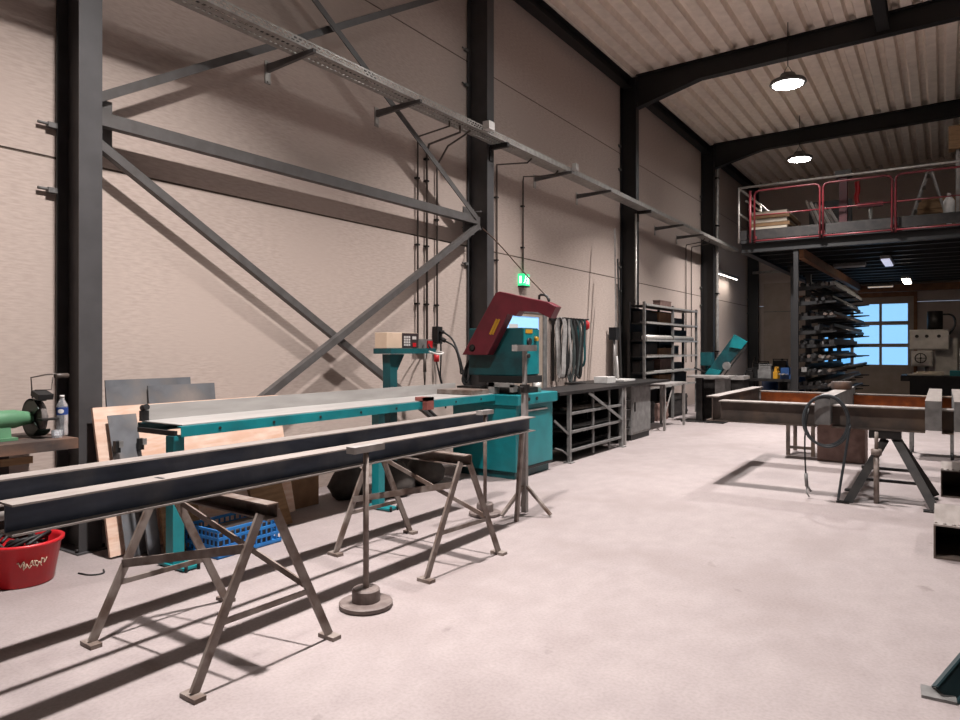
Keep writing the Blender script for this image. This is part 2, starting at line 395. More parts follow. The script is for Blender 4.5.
for (Y, lab) in ((2.92, 'steel gusset plate on the near column where the braces meet'), (8.44, 'steel gusset plate on the saw column where the braces meet')):
    m = MB(); m.box(XB-.09, XB-.075, Y-.04 if Y < 5 else Y-.2, Y+.2 if Y < 5 else Y+.08, 3.28, 3.66)
    for z in (3.34, 3.6): m.cyl((XB-.08, Y+.02, z), (XB+.09, Y+.02, z), .014, n=6)
    single(m, 'gusset_plate', 'brace', lab, 'plate', loc=(XB, Y, 3.3), group='brace gusset plates')

# ------------------------------------------------------------------ cable tray
t = thing('cable_tray', 'long perforated galvanised cable tray running along the side wall', 'cable tray', (.6, 8, 4.56))
X0, X1, ZT = .41, .66, 4.60
def perf_side(X, y0, y1):
    m = MB(); m.box(X-.0015, X+.0015, y0, y1, ZT, ZT+.016); m.box(X-.0015, X+.0015, y0, y1, ZT+.062, ZT+.08); m.box(X-.0015, X+.0015, y0, y1, ZT+.032, ZT+.042)
    y = y0
    while y < y1-.03:
        m.box(X-.0015, X+.0015, y, y+.022, ZT+.016, ZT+.032); m.box(X-.0015, X+.0015, y+.03, y+.052, ZT+.042, ZT+.062); y += .062
    return m
perf_side(X0, -1, 9).build('side_panel', 'galv', t); perf_side(X1, -1, 9).build('side_panel', 'galv', t)
m = MB(); y = -1
for xx in (X0, (X0+X1)/2-.03, X1-.06): m.box(xx, xx+.06, -1, 9, ZT-.003, ZT)
while y < 9: m.box(X0, X1, y, y+.028, ZT-.0029, ZT-.0001); y += .062
m.build('perforated_base', 'galv', t)
m = MB(); m.box(X0, X1, 9, 22.4, ZT-.003, ZT); m.box(X0-.0015, X0+.0015, 9, 22.4, ZT, ZT+.08); m.box(X1-.0015, X1+.0015, 9, 22.4, ZT, ZT+.08)
m.build('plain_tray', 'galv', t)
for k, (x, r) in enumerate(((.48, .014), (.52, .011), (.57, .016))):
    MB().tube([(x, y, ZT+r+.002+.012*math.sin(y*3+k)**2) for y in [q*.5 for q in range(-2, 45)]], r, 6).build('cable', 'black', t)
m = MB(); m.box(.663, .77, 7.98, 8.12, ZT+.02, ZT+.13); m.build('junction_box', 'white', t)
m = MB(); m.box(.663, .74, 10.75, 10.85, ZT+.05, ZT+.16); m.build('junction_box', 'white', t)
br0 = thing('tray_bracket', 'steel arm under the cable tray, the one nearest the near column', 'bracket', (0, 4.85, 4.535), 'arms carrying the cable tray')
m = MB(); m.poly([(.012, -.02, -.02), (.012, -.02, .0618), (.72, -.02, .0618), (.72, -.02, .025)], (0, .04, 0)); m.build('arm', 'brace', br0, local=True)
m = MB(); m.box(0, .012, -.035, .035, -.14, .1)
for z in (-.12, .08): m.cyl((.012, 0, z), (.022, 0, z), .012, n=6)
m.build('wall_plate', 'galv', br0, local=True)
for Y, l in ((-.6, 'steel arm under the cable tray behind the viewpoint'), (6.55, 'steel arm under the cable tray left of the wall conduits'), (10.62, 'steel arm under the cable tray above the exit sign'), (12.3, 'steel arm under the cable tray above the hanging slings'), (16.7, 'steel arm under the cable tray over the bar rack, nearer of two'), (18.4, 'steel arm under the cable tray over the bar rack, farther of two')):
    copy_tree(br0, loc=(0, Y, 4.535), label=l)
for Y, l in ((8.62, 'bracket holding the cable tray to the saw column'), (14.55, 'bracket holding the cable tray to the column by the bar rack')):
    m = MB(); m.box(.385, .69, Y-.03, Y+.03, 4.53, 4.595); m.box(.385, .4, Y-.05, Y+.05, 4.36, 4.56)
    single(m, 'column_bracket', 'darkmetal', l, 'bracket', loc=(.385, Y, 4.5))

# ------------------------------------------------------------------ conduits, exit sign, sockets
def conduit(pts, label, r=.014, clips=(), sockets=None):
    t = thing('wall_conduit', label, 'conduit', pts[-1], 'conduits dropping down the side wall')
    MB().tube(pts, r, 8).build('pipe', 'conduit', t)
    for z in clips:
        X, Y, _ = pts[-1]; MB().box(.001, X+r+.004, Y-.028, Y+.028, z-.012, z+.012).build('pipe_clip', 'darkmetal', t)
    return t
conduit([(.55, 7.36, 4.59), (.55, 7.36, 4.52), (.06, 7.33, 4.46), (.04, 7.33, 4.4), (.04, 7.33, 1.72)], 'leftmost of three conduits dropping behind the control stand', clips=(2.2, 3.0, 3.9))
conduit([(.55, 7.6, 4.59), (.55, 7.6, 4.5), (.08, 7.53, 4.4), (.04, 7.53, 4.3), (.04, 7.53, 1.72)], 'middle of three conduits dropping behind the control stand', .017, clips=(2.2, 3.0, 3.9, 4.2))
conduit([(.55, 7.85, 4.59), (.45, 7.84, 4.54), (.2, 7.8, 4.42), (.06, 7.77, 4.2), (.04, 7.76, 4.1), (.04, 7.76, 1.9)], 'rightmost of three conduits, ending at the black socket', clips=(2.2, 2.8, 3.4))
conduit([(.55, 9.55, 4.59), (.5, 9.5, 4.52), (.04, 9.33, 4.52), (.04, 9.33, 4.45), (.04, 9.33, 2.3)], 'conduit dropping just right of the saw column', clips=(3.0, 4.0))
conduit([(.55, 19.1, 4.59), (.5, 19.1, 4.5), (.05, 19.1, 4.45), (.04, 19.1, 4.35), (.04, 19.1, 1.2)], 'nearer of two conduits dropping behind the bar rack')
conduit([(.55, 19.6, 4.59), (.5, 19.6, 4.5), (.05, 19.6, 4.45), (.04, 19.6, 4.35), (.04, 19.6, 1.2)], 'farther of two conduits dropping behind the bar rack')
conduit([(.55, 10.45, 4.59), (.5, 10.4, 4.5), (.05, 10.16, 4.5), (.04, 10.16, 4.42), (.04, 10.16, 2.87)], 'conduit ending at the green exit sign', clips=(3.3, 4.0))
t = thing('exit_sign', 'small green lit exit sign on the wall above the glazed door', 'sign', (.05, 10.16, 2.66))
MB().box(.001, .1, 10.05, 10.28, 2.65, 2.85).build('light_box', 'exit', t)
MB().box(.001, .102, 10.05, 10.28, 2.63, 2.65).build('base_strip', 'darkmetal', t)
m = MB()
m.box(.1005, .1035, 10.20, 10.255, 2.68, 2.82)                                    # doorway
m.cyl((.1005, 10.145, 2.81), (.1035, 10.145, 2.81), .013, n=10)                     # running figure
m.bar((.102, 10.14, 2.79), (.102, 10.12, 2.745), .022, .003, up=(1, 0, 0)); m.bar((.102, 10.12, 2.745), (.102, 10.16, 2.715), .014, .003, up=(1, 0, 0)); m.bar((.102, 10.16, 2.715), (.102, 10.155, 2.675), .013, .003, up=(1, 0, 0))
m.bar((.102, 10.12, 2.745), (.102, 10.1, 2.7), .013, .003, up=(1, 0, 0)); m.bar((.102, 10.1, 2.7), (.102, 10.07, 2.695), .012, .003, up=(1, 0, 0)); m.bar((.102, 10.14, 2.785), (.102, 10.175, 2.755), .011, .003, up=(1, 0, 0))
m.box(.03, .075, 10.0465, 10.0495, 2.69, 2.81)
m.build('pictogram', 'exitwhite', t)
t = thing('power_socket', 'black power socket with plugs at the foot of the rightmost conduit', 'socket', (.04, 7.76, 1.75))
m = MB(); m.box(.001, .09, 7.7, 7.82, 1.66, 1.9); m.build('socket_box', 'black', t)
m = MB(); m.cyl((.09, 7.76, 1.74), (.17, 7.78, 1.70), .03, n=10); m.cyl((.09, 7.76, 1.83), (.15, 7.77, 1.82), .026, n=10); m.build('plug', 'black', t)
m = MB(); m.tube([(.16, 7.78, 1.70), (.3, 7.85, 1.62), (.45, 7.75, 1.35), (.55, 7.62, 1.22), (.6, 7.7, 1.35), (.66, 7.75, 1.45)], .014, 6, 2)
m.tube([(.15, 7.77, 1.82), (.3, 7.8, 1.72), (.5, 7.7, 1.4), (.62, 7.62, 1.12), (.62, 7.68, 1.15), (.66, 7.72, 1.28)], .014, 6, 2)
m.tube([(.12, 7.74, 1.7), (.14, 7.72, 1.45), (.1, 7.75, 1.2), (.12, 7.8, 1.05)], .011, 6, 2); m.build('power_cable', 'black', t)
t = thing('wall_socket', 'small grey socket block with red switch below the middle conduits', 'socket', (.05, 7.43, 1.62))
m = MB(); m.box(.001, .08, 7.28, 7.6, 1.58, 1.72); m.build('socket_box', 'greysteel', t)
m = MB(); m.box(.08, .1, 7.48, 7.58, 1.6, 1.7); m.build('switch', 'red', t)
single(MB().tube([(.33, 8.47, 3.36), (.8, 8.2, 3.05), (1.4, 7.85, 2.58), (1.92, 7.58, 2.2)], .009, 6, 2), 'guy_rope', 'rope', 'thin brown cord running down from the brace joint to the saw arm', 'cord', loc=(.33, 8.47, 3.36))
t = thing('drain_pipe', 'white vertical drain pipe beside the column past the bar rack', 'pipe', (.405, 20.87, 0))
MB().tube([(.405, 20.87, .0), (.405, 20.87, 7.0), (.5, 20.87, 7.2), (.8, 20.87, 7.3)], .05, 10, 1).build('pipe', 'galv', t)
for z in (1.5, 3.2, 5.2, 6.6): MB().box(.33, .47, 20.8, 20.93, z-.02, z+.02).build('pipe_clip', 'darkmetal', t)
t = thing('air_pipe', 'pale compressed air pipe fixed to the column by the bar rack', 'pipe', (.43, 14.4, .9))
MB().tube([(.43, 14.33, .95), (.43, 14.33, 4.5)], .024, 8).build('pipe', 'galv', t)
for z in (1.4, 2.6, 3.8): MB().box(.383, .42, 14.3, 14.48, z-.02, z+.02).build('pipe_clip', 'darkmetal', t)
t = thing('tube_lamp', 'bright tube lamp on the side wall past the bar rack', 'lamp', (.3, 22.6, 3.8))
MB().box(.2, .32, 21.4, 23.9, 3.88, 3.95).build('housing', 'greysteel', t); MB().cyl((.26, 21.45, 3.865), (.26, 23.85, 3.865), .022, n=8).build('tube', 'walltube', t)
L = bpy.data.lights.new('wall_tube_light', 'AREA'); L.shape = 'RECTANGLE'; L.size = .06; L.size_y = 2.3; L.energy = 9; L.color = (1, .93, .86)
o = bpy.data.objects.new('wall_tube_light', L); C.objects.link(o); o.location = (-.04, .05, .03); o.parent = t
for y in (21.8, 23.4): MB().box(0, .2, y, y+.04, 3.9, 3.94).build('wall_arm', 'darkmetal', t)
single(MB().tube([(.25, 26.2, 4.3), (1.3, 26.3, 4.32), (2.0, 26.3, 4.32)], .05, 8), 'end_wall_pipe', 'galv', 'pale horizontal pipe in front of the end wall corner', 'pipe', loc=(.25, 26.2, 4.3))

# ------------------------------------------------------------------ trestles
def trestle(Yc, label, rz=0., dx=0.):
    t = thing('trestle', label, 'trestle', (2.57, Yc, 0), 'steel trestles under the long beams')
    t.rotation_euler[2] = rz; X0, X1 = 2.16, 3.12
    MB().prof([(a, b) for a, b in chan(.07, .08, .008)], (1.98, Yc, .78), (3.16, Yc, .78)).build('top_rail', 'rusty', t)
    for X in (X0, X1):
        for sg in (-1, 1):
            l = MB().bar((X, Yc+sg*.045, .77), (X, Yc+sg*.405, .022), .045, .018, up=(1, 0, 0)).build('leg', 'rusty', t)
            MB().box(X-.06, X+.06, Yc+sg*.41-.03, Yc+sg*.41+.03, 0, .022).build('foot_pad', 'rusty', l)
    m = MB(); yy = lambda z: Yc-(.045+.36*(.77-z)/.742)
    m.bar((X0, yy(.4)-.015, .4), (X1, yy(.62)-.015, .62), .012, .045); m.build('stretcher', 'rusty', t)
    yf = lambda z: Yc+(.045+.36*(.77-z)/.742)
    m = MB(); m.bar((X0, yf(.68)+.014, .68), (X1, yf(.3)+.014, .3), .012, .032); m.build('diagonal_stay', 'rusty', t)
    m = MB(); m.bar((X0, yy(.3)+.02, .3), (X0, yf(.3)-.02, .3), .012, .028); m.build('end_stay', 'rusty', t)
    m = MB(); m.bar((X1, yy(.3)+.02, .3), (X1, yf(.3)-.02, .3), .012, .028); m.build('end_stay', 'rusty', t)
    t.location.x += dx
    return t
trestle(2.33, 'steel trestle holding the near ends of the long beams', -.035)
trestle(4.2, 'steel trestle holding the beams farther along, beside the tall disc stand', -.09, -.075)
def ibeam(Xc, y0, y1, label, w_=.14, h_=.133):
    t = thing('steel_beam', label, 'beam', (Xc, (y0+y1)/2, .82), 'long steel beams lying on the trestles')
    z = .821+h_/2
    m = MB(); m.box(Xc-.004, Xc+.004, y0, y1, z-h_/2+.009, z+h_/2-.009); m.build('web', 'beam', t)
    m = MB(); m.box(Xc-w_/2, Xc+w_/2, y0, y1, z+h_/2-.009, z+h_/2); m.build('top_flange', 'topsteel', t)
    m = MB(); m.box(Xc-w_/2, Xc+w_/2, y0, y1, z-h_/2, z-h_/2+.009); m.build('bottom_flange', 'topsteel', t)
    return t
b1 = ibeam(2.70, 1.30, 5.70, 'front long steel beam on the trestles, nearest the open floor')
b2 = ibeam(2.04, .9, 6.0, 'rear long steel beam on the trestles, nearest the conveyor')
MB().box(2.68, 2.745, 1.97, 1.99, .9541, .9551).build('slot_hole', 'black', b1)
# plain round tube lying below at left between beams
single(MB().cyl((2.42, .6, .842), (2.42, 5.3, .842), .021, n=14), 'steel_tube', 'steel', 'bright round steel tube lying on the trestle between the two beams', 'tube', loc=(2.42, .6, .842))

# ------------------------------------------------------------------ stands
def disc_stand(X, Y, z, r, label, hl=.27):
    t = thing('roller_stand', label, 'stand', (X, Y, 0), 'disc-based support stands')
    MB().lathe((X, Y, 0), [(r-.01, 0), (r, .012), (r, .03), (r-.01, .036), (r*.5, .038)], 40, smooth=False).build('base_disc', 'rustplate', t)
    MB().lathe((X, Y, .038), [(r*.52, 0), (r*.52, .07), (r*.46, .08), (r*.2, .08)], 32, smooth=False).build('hub', 'rustplate', t)
    MB().cyl((X, Y, .1), (X, Y, z-.04), .018, n=12).build('pole', 'rusty', t)
    m = MB(); m.box(X-.035, X+.035, Y-hl/2, Y+hl/2, z-.045, z-.005); m.build('head_bar', 'steel', t)
    return t
disc_stand(2.98, 3.175, 1.005, .165, 'short T-topped stand on a rusty disc, in front of the beams')
disc_stand(2.3, 5.55, 1.01, .155, 'T-topped disc stand between the far ends of the beams', .2)
t = thing('tripod_stand', 'tall T-topped tripod support stand in front of the bandsaw', 'stand', (2.6, 5.79, 0))
X, Y = 2.6, 5.79
MB().bar((X, Y, .02), (X, Y, 1.2), .05, .05, up=(0, 1, 0)).build('outer_pole', 'steel', t)
MB().bar((X, Y, 1.2), (X, Y, 1.57), .035, .035, up=(0, 1, 0)).build('inner_pole', 'steel', t)
m = MB(); m.box(X-.03, X+.03, Y-.19, Y+.19, 1.57, 1.63); m.build('head_bar', 'steel', t)
m = MB(); m.cyl((X, Y-.1, 1.22), (X, Y+.06, 1.22), .014, n=8); m.box(X-.035, X+.035, Y-.035, Y+.035, 1.17, 1.25); m.build('clamp', 'darkmetal', t)
for a in (.1, 2.2, 4.3):
    MB().bar((X+.02*math.cos(a), Y+.02*math.sin(a), .27), (X+.27*math.cos(a), Y+.27*math.sin(a), .02), .035, .025).build('leg', 'rusty', t)
single(MB().bar((2.68, 5.5, 0), (2.7, 5.56, .815), .04, .03, up=(1, 0, 0)), 'support_prop', 'rusty', 'slim rusty steel prop standing under the end of the front beam', 'prop', loc=(2.68, 5.5, 0))

# ------------------------------------------------------------------ roller conveyor
t = thing('conveyor_table', 'long teal infeed table leading up to the bandsaw', 'conveyor', (1.1, 5, 0))
MB().prof(chan(.05, .075, .006), (1.37, 7.15, .995), (1.37, 2.95, .995)).build('front_rail', 'teal', t)
MB().prof(chan(.05, .075, .006), (.86, 2.95, .995), (.86, 7.15, .995)).build('back_rail', 'dteal', t)
MB().box(.84, 1.36, 2.98, 7.15, 1.034, 1.042).build('top_plate', 'tabletop', t)
MB().box(.82, .835, 3.0, 7.1, 1.03, 1.16).build('back_fence', 'tabletop', t)
m = MB(); m.box(.88, 1.35, 2.92, 2.948, .965, 1.0); m.box(.836, .87, 2.96, 3.02, 1.042, 1.12); m.build('end_stop', 'black', t)
m = MB(); m.cyl((.84, 2.985, 1.14), (.9, 2.985, 1.15), .024, n=10); m.build('knob', 'black', t)
for k in range(24):
    y = 3.1+k*.17
    if k % 3 != 1: continue
    MB().cyl((1.385, y, .995), (1.401, y, .995), .012, n=8).build('bolt', 'darkmetal', t)
for Y, in ((3.0,), (5.2,)):
    l = MB().box(1.22, 1.31, Y-.06, Y+.03, .03, .957).build('leg', 'teal', t)
    MB().box(1.14, 1.46, Y-.08, Y+.06, .012, .03).build('foot_plate', 'teal', l)
    m = MB()
    for dx in (.05, .35):
        for dy in (-.06, .04): m.cyl((1.12+dx, Y+dy, 0), (1.12+dx, Y+dy, .05), .012, n=6)
    m.build('levelling_bolt', 'darkmetal', l)
t2 = thing('length_stop', 'rust-red clamp stop on the front rail of the teal infeed table', 'clamp', (1.4, 5.78, 1.0))
m = MB(); m.box(1.402, 1.46, 5.72, 5.84, .95, 1.08); m.box(1.3, 1.46, 5.72, 5.84, 1.043, 1.08); m.build('body', 'rustred', t2)
m = MB(); m.cyl((1.44, 5.78, .95), (1.46, 5.92, .84), .016, n=8); m.build('lever', 'black', t2)
# control stand with read-out
t = thing('control_stand', 'teal control stand rising behind the infeed table', 'stand', (.73, 5.95, 0))
m = MB(); m.box(.68, .79, 5.91, 6.03, .02, 1.34); m.poly([(.68, 5.91, 1.34), (.68, 6.03, 1.34), (.68, 6.16, 1.53), (.68, 5.9, 1.53)], (.11, 0, 0)); m.build('pillar', 'dteal', t)
MB().box(.6, .86, 5.84, 6.66, 1.535, 1.595).build('shelf', 'dteal', t)
MB().box(.6, .9, 5.8, 6.1, .0, .02).build('foot_plate', 'dteal', t)
m = MB(); m.tube([(.88, 6.5, 1.56), (.93, 6.62, 1.52), (.88, 6.82, 1.54), (.7, 6.85, 1.56)], .012, 6, 2); m.build('shelf_hook', 'white', t)
t = thing('digital_readout', 'cream read-out box with dark keypad on the control stand shelf', 'control box', (.72, 6.1, 1.595))
MB().box(.62, .8, 5.84, 6.4, 1.596, 1.775).build('housing', 'cream', t, bevel=.006)
MB().box(.8, .804, 6.1, 6.395, 1.6, 1.772).build('keypad_panel', 'keypad', t)
m = MB()
for i in range(3):
    for j in range(4): m.box(.804, .807, 6.13+i*.04, 6.16+i*.04, 1.625+j*.03, 1.648+j*.03)
m.build('key_block', 'key', t); MB().box(.804, .807, 6.28, 6.35, 1.70, 1.735).build('display', 'key', t)
MB().box(.804, .807, 6.29, 6.35, 1.615, 1.66).build('red_key', 'red', t)
# hanging air gun near
t = thing('air_gun', 'grey air gun hanging from a cord above the infeed table', 'air gun', (.5, 6.9, 1.2))
m = MB(); m.cyl((.5, 6.9, 1.3), (.5, 6.9, 1.53), .022, .016, n=8); m.cyl((.5, 6.9, 1.12), (.5, 6.9, 1.3), .007, .02, n=8); m.build('body', 'conduit', t)
m = MB(); m.tube([(.5, 6.9, 1.53), (.3, 7.1, 1.62), (.09, 7.4, 1.64)], .008, 6, 1); m.build('hose', 'black', t)
t = thing('pendant_cable', 'red-topped black cable hanging beside the control stand', 'cable', (.4, 7.3, 1.1))
m = MB(); m.cyl((.42, 7.25, 1.42), (.42, 7.25, 1.52), .035, n=10); m.build('connector', 'red', t)
m = MB(); m.tube([(.42, 7.25, 1.42), (.44, 7.3, 1.2), (.46, 7.36, 1.02), (.46, 7.4, .8)], .012, 6, 1); m.tube([(.42, 7.25, 1.52), (.25, 7.3, 1.62), (.101, 7.5, 1.65)], .012, 6, 1); m.build('cable', 'black', t)

# ------------------------------------------------------------------ band saw
t = thing('band_saw', 'large teal metal-cutting bandsaw with raised burgundy arm', 'saw', (1.2, 7.7, 0))
MB().box(.72, 1.66, 7.2, 8.15, .09, .9).build('base_cabinet', 'teal', t, bevel=.008)
MB().box(.74, 1.62, 7.24, 8.11, .0, .09).build('plinth', 'dteal', t)
m = MB(); m.box(.70, 1.71, 7.16, 8.2, .9, 1.03); m.build('coolant_tray', 'teal', t, bevel=.01)
m = MB(); m.box(1.661, 1.672, 7.3, 8.05, .14, .8); m.build('access_door', 'teal', t)
m = MB(); m.box(1.672, 1.69, 7.34, 7.95, .815, .835); m.build('door_handle', 'steel', t)
m = MB(); m.box(1.661, 1.675, 7.3, 8.12, .1, .13); m.build('kick_strip', 'black', t)
for y in (7.42, 7.62): MB().cyl((1.711, y, .97), (1.725, y, .97), .022, n=10).build('socket_port', 'black', t)
m = MB(); m.box(.78, 1.6, 7.35, 7.9, 1.031, 1.1); m.box(.8, 1.15, 7.18, 7.34, 1.031, 1.12); m.build('vice_bed', 'darkmetal', t)
m = MB(); m.box(1.25, 1.34, 7.22, 7.34, 1.031, 1.17); m.box(1.25, 1.6, 7.22, 7.27, 1.12, 1.17); m.box(1.56, 1.6, 7.22, 7.34, 1.06, 1.15); m.build('vice_jaw', 'steel', t)
m = MB(); m.cyl((1.56, 7.9, 1.03), (1.56, 7.9, 1.15), .06, n=14); m.build('lift_cylinder', 'galv', t)
m = MB(); m.box(.67, 1.5, 7.63, 8.05, 1.24, 1.86); m.build('saw_head', 'dteal', t, bevel=.012)
m = MB(); m.box(.85, 1.54, 7.6, 8.08, 1.15, 1.24); m.build('head_base', 'black', t)
m = MB(); m.box(1.501, 1.515, 7.64, 8.04, 1.26, 1.84); m.build('control_panel', 'teal', t)
m = MB(); m.box(1.515, 1.52, 7.68, 7.86, 1.79, 1.84); m.build('warning_sticker', 'yellow', t)
m = MB(); m.cyl((1.515, 7.76, 1.68), (1.54, 7.76, 1.68), .05, n=14); m.cyl((1.515, 7.74, 1.5), (1.54, 7.74, 1.5), .03, n=12); m.build('dial', 'black', t)
m = MB(); m.cyl((1.515, 7.94, 1.72), (1.55, 7.94, 1.72), .032, n=12); m.build('emergency_button', 'yellow', t)
arm = [(.68, 1.51), (1.08, 1.51), (1.36, 1.98), (1.38, 2.03), (1.5, 2.0), (1.55, 2.06), (1.81, 2.04), (1.99, 1.96), (2.07, 2.1), (1.95, 2.16), (1.63, 2.23), (1.26, 2.32), (1.2, 2.3)]
m = MB(); m.poly([(x, 7.46, z) for x, z in arm], (0, .15, 0)); m.build('saw_arm', 'burgundy', t, bevel=.008)
m = MB(); m.tube([(1.8, 7.53, 2.2), (1.8, 7.53, 2.26), (1.9, 7.53, 2.25), (1.94, 7.53, 2.17)], .016, 8, 1); m.build('arm_handle', 'black', t)
m = MB(); m.box(1.16, 1.19, 7.454, 7.46, 1.76, 1.98, ry=.5); m.box(1.2, 1.225, 7.454, 7.46, 1.76, 1.98, ry=.5); m.build('arm_sticker', 'yellow', t)
m = MB(); m.cyl((.84, 7.44, 1.6), (.84, 7.46, 1.6), .03, .05, n=12); m.cyl((.84, 7.61, 1.6), (.84, 7.63, 1.6), .06, n=12); m.build('pivot', 'darkmetal', t)
m = MB(); m.tube([(.68, 7.7, 1.5), (.58, 7.66, 1.3), (.58, 7.6, 1.12), (.74, 7.62, 1.09)], .02, 6, 2); m.tube([(.68, 7.8, 1.55), (.52, 7.8, 1.35), (.55, 7.72, 1.08), (.78, 7.7, 1.09)], .018, 6, 2); m.build('hydraulic_hose', 'black', t)
single(MB().box(.8, 1.34, 6.72, 7.1, 1.0425, 1.1), 'feed_block', 'rusty', 'flat brown steel block at the saw end of the infeed table', 'block', loc=(1.07, 6.9, 1.0425), bevel=.004)

# ------------------------------------------------------------------ outfeed table, steel offcuts, cabinet
t = thing('outfeed_table', 'long dark steel-framed worktable beyond the bandsaw', 'table', (1.3, 9.7, 0))
m = MB(); m.box(.95, 1.66, 8.35, 10.72, .955, 1.0); m.build('tabletop', 'darkmetal', t)
MB().box(.955, .965, 8.7, 10.6, .05, .95).build('dark_backing', 'black', t); MB().box(.97, 1.56, 10.63, 10.64, .05, .95).build('dark_end_sheet', 'black', t)  # sheets added only to keep the gaps below the table black
for X, Y in ((1.62, 8.72), (1.62, 10.6), (1.0, 8.72), (1.0, 10.6)): 
    l = MB().bar((X, Y, .012), (X, Y, .955), .05, .05, up=(0, 1, 0)).build('leg', 'greysteel', t); MB().box(X-.06, X+.06, Y-.06, Y+.06, 0, .012).build('foot_plate', 'greysteel', l)
m = MB(); m.bar((1.645, 9.3, .95), (1.645, 10.58, .45), .014, .045); m.build('diagonal_stay', 'greysteel', t)
m = MB(); m.bar((1.62, 8.28, .62), (1.62, 8.7, .4), .014, .03); m.tube([(1.62, 8.3, .25), (1.62, 8.5, .2), (1.62, 8.7, .1)], .012, 6); m.build('stay', 'greysteel', t)
for z in (.16, .42, .68): MB().bar((1.62, 8.745, z), (1.62, 10.575, z), .03, .035).build('shelf_rail', 'greysteel', t)
for z in (.16, .42, .68):
    MB().box(.98, 1.6, 8.75, 10.55, z-.01, z+.008).build('shelf', 'darkmetal', t)
for Y in (9.55, 10.15): MB().bar((1.6, Y, .03), (1.6, Y, .95), .03, .03, up=(0, 1, 0)).build('upright', 'greysteel', t)
for k in range(21):
    z = .18+(k % 3)*.26; X = 1.05+R.random()*.42; y0 = 8.8+R.random()*.3; L = .8+R.random()*.9
    r = .022
    m = MB(); zz = z-.01 + .001 + r + .0*(k//6)
    X = 1.05+.075*(k//3)
    if k % 3: m.cyl((X, y0, zz), (X, y0+L, zz), r, n=8)
    else: m.box(X-.022, X+.022, y0, y0+L, zz-r, zz+r)
    single(m, 'steel_offcut', ['darkmetal', 'greysteel', 'rusty'][k % 3], 'steel offcut lying on a shelf of the worktable beyond the bandsaw', 'offcut', loc=(X, y0, zz), group='offcuts on the worktable shelves')
single(MB().box(1.0, 1.25, 10.9, 11.25, 1.001, 1.11), 'parts_box', 'white', 'small white box on the worktable in front of the slings', 'box', loc=(1.1, 11.05, 1.001), bevel=.006)
t = thing('second_table', 'dark steel table beside the tall leaning bars', 'table', (1.1, 11.1, 0))
MB().box(.5, 1.62, 10.8, 13.0, .96, 1.0).build('tabletop', 'darkmetal', t)
for X, Y in ((.65, 10.85), (.65, 12.9), (1.57, 10.85)): MB().bar((X, Y, 0), (X, Y, .96), .05, .05, up=(0, 1, 0)).build('leg', 'steel', t)
t = thing('steel_cabinet', 'grey steel cabinet with small dark open bins on one side', 'cabinet', (1.15, 11.9, 0))
MB().box(.8, 1.5, 11.35, 12.28, .1, .95).build('body', 'greysteel', t, bevel=.006)
MB().box(.82, 1.48, 11.38, 12.25, 0, .1).build('plinth', 'black', t)
m = MB()
for z in (.22, .38, .54, .7): m.box(1.0, 1.47, 11.22, 11.349, z, z+.03); m.box(1.35, 1.55, 11.0, 11.2, z+.01, z+.02)
m.build('bin_rack', 'darkmetal', t)
MB().box(1.5, 1.508, 11.4, 12.24, .14, .92).build('door', 'greysteel', t)
MB().box(1.508, 1.525, 11.46, 11.49, .5, .66).build('handle', 'darkmetal', t)
t = thing('side_table', 'long narrow steel table in front of the bar rack', 'table', (1.2, 13.4, 0))
MB().box(.95, 1.52, 13.03, 14.4, .86, .9).build('tabletop', 'steel', t)
for X, Y in ((1.48, 13.1), (1.0, 13.1), (1.48, 14.3), (1.0, 14.3)): MB().bar((X, Y, 0), (X, Y, .86), .045, .045, up=(0, 1, 0)).build('leg', 'steel', t)
MB().bar((1.48, 13.12, .3), (1.48, 13.6, .84), .014, .03).build('stay', 'steel', t)
# slings on the wall
t = thing('sling_rail', 'wall rail carrying lifting slings beyond the bandsaw', 'rack', (.1, 11.7, 2.1))
m = MB(); m.box(.001, .05, 11.15, 12.4, 2.1, 2.16); m.cyl((.1, 12.35, 2.13), (.22, 12.4, 2.16), .015, n=8)
m.bar((.06, 11.2, 1.0), (.06, 11.2, 2.1), .04, .04, up=(0, 1, 0)); m.bar((.06, 12.3, 1.0), (.06, 12.3, 2.1), .04, .04, up=(0, 1, 0)); m.build('frame', 'darkmetal', t)
for k in range(8): MB().cyl((.04, 11.31+k*.125, 2.135), (.26, 11.31+k*.125, 2.148), .011, n=6).build('peg', 'darkmetal', t)
MB().lathe((.2, 12.33, 2.04), [(.02, -.09), (.06, -.06), (.06, .06), (.02, .09)], 12).build('red_hook', 'red', t)
sl = [('slingwhite', 'broad white sling hanging first on the rail'), ('black', 'black sling hanging beside the broad white one'), ('slingwhite', 'narrow white sling, second white one on the rail'), ('slinggrey', 'grey sling after the narrow white one'), ('black', 'black sling in the middle of the rail'), ('slinggrey', 'grey sling just past the middle of the rail'), ('black', 'last black sling on the rail'), ('dteal', 'dark teal sling hanging next to the red hook')]
for k, (mt, l) in enumerate(sl):
    y = 11.31+k*.125; m = MB(); L = .9+.35*R.random(); wv = .12 if k == 0 else .045
    p = [];
    for i in range(25):
        u = i/24*2*math.pi; zz = 2.16-(1-math.cos(u))*.5*L; p.append((.17+.05*math.sin(u*1.0)+.015*math.sin(3*u+k), y+.03*math.sin(u*2+k)+.05*math.sin(u), zz))
    m.ribbon(p, wv, .012, (.5, .9, 0) if k != 0 else (.15, 1, 0))
    single(m, 'lifting_sling', mt, l, 'sling', loc=(.17, y, 2.165), group='lifting slings on the wall rail')
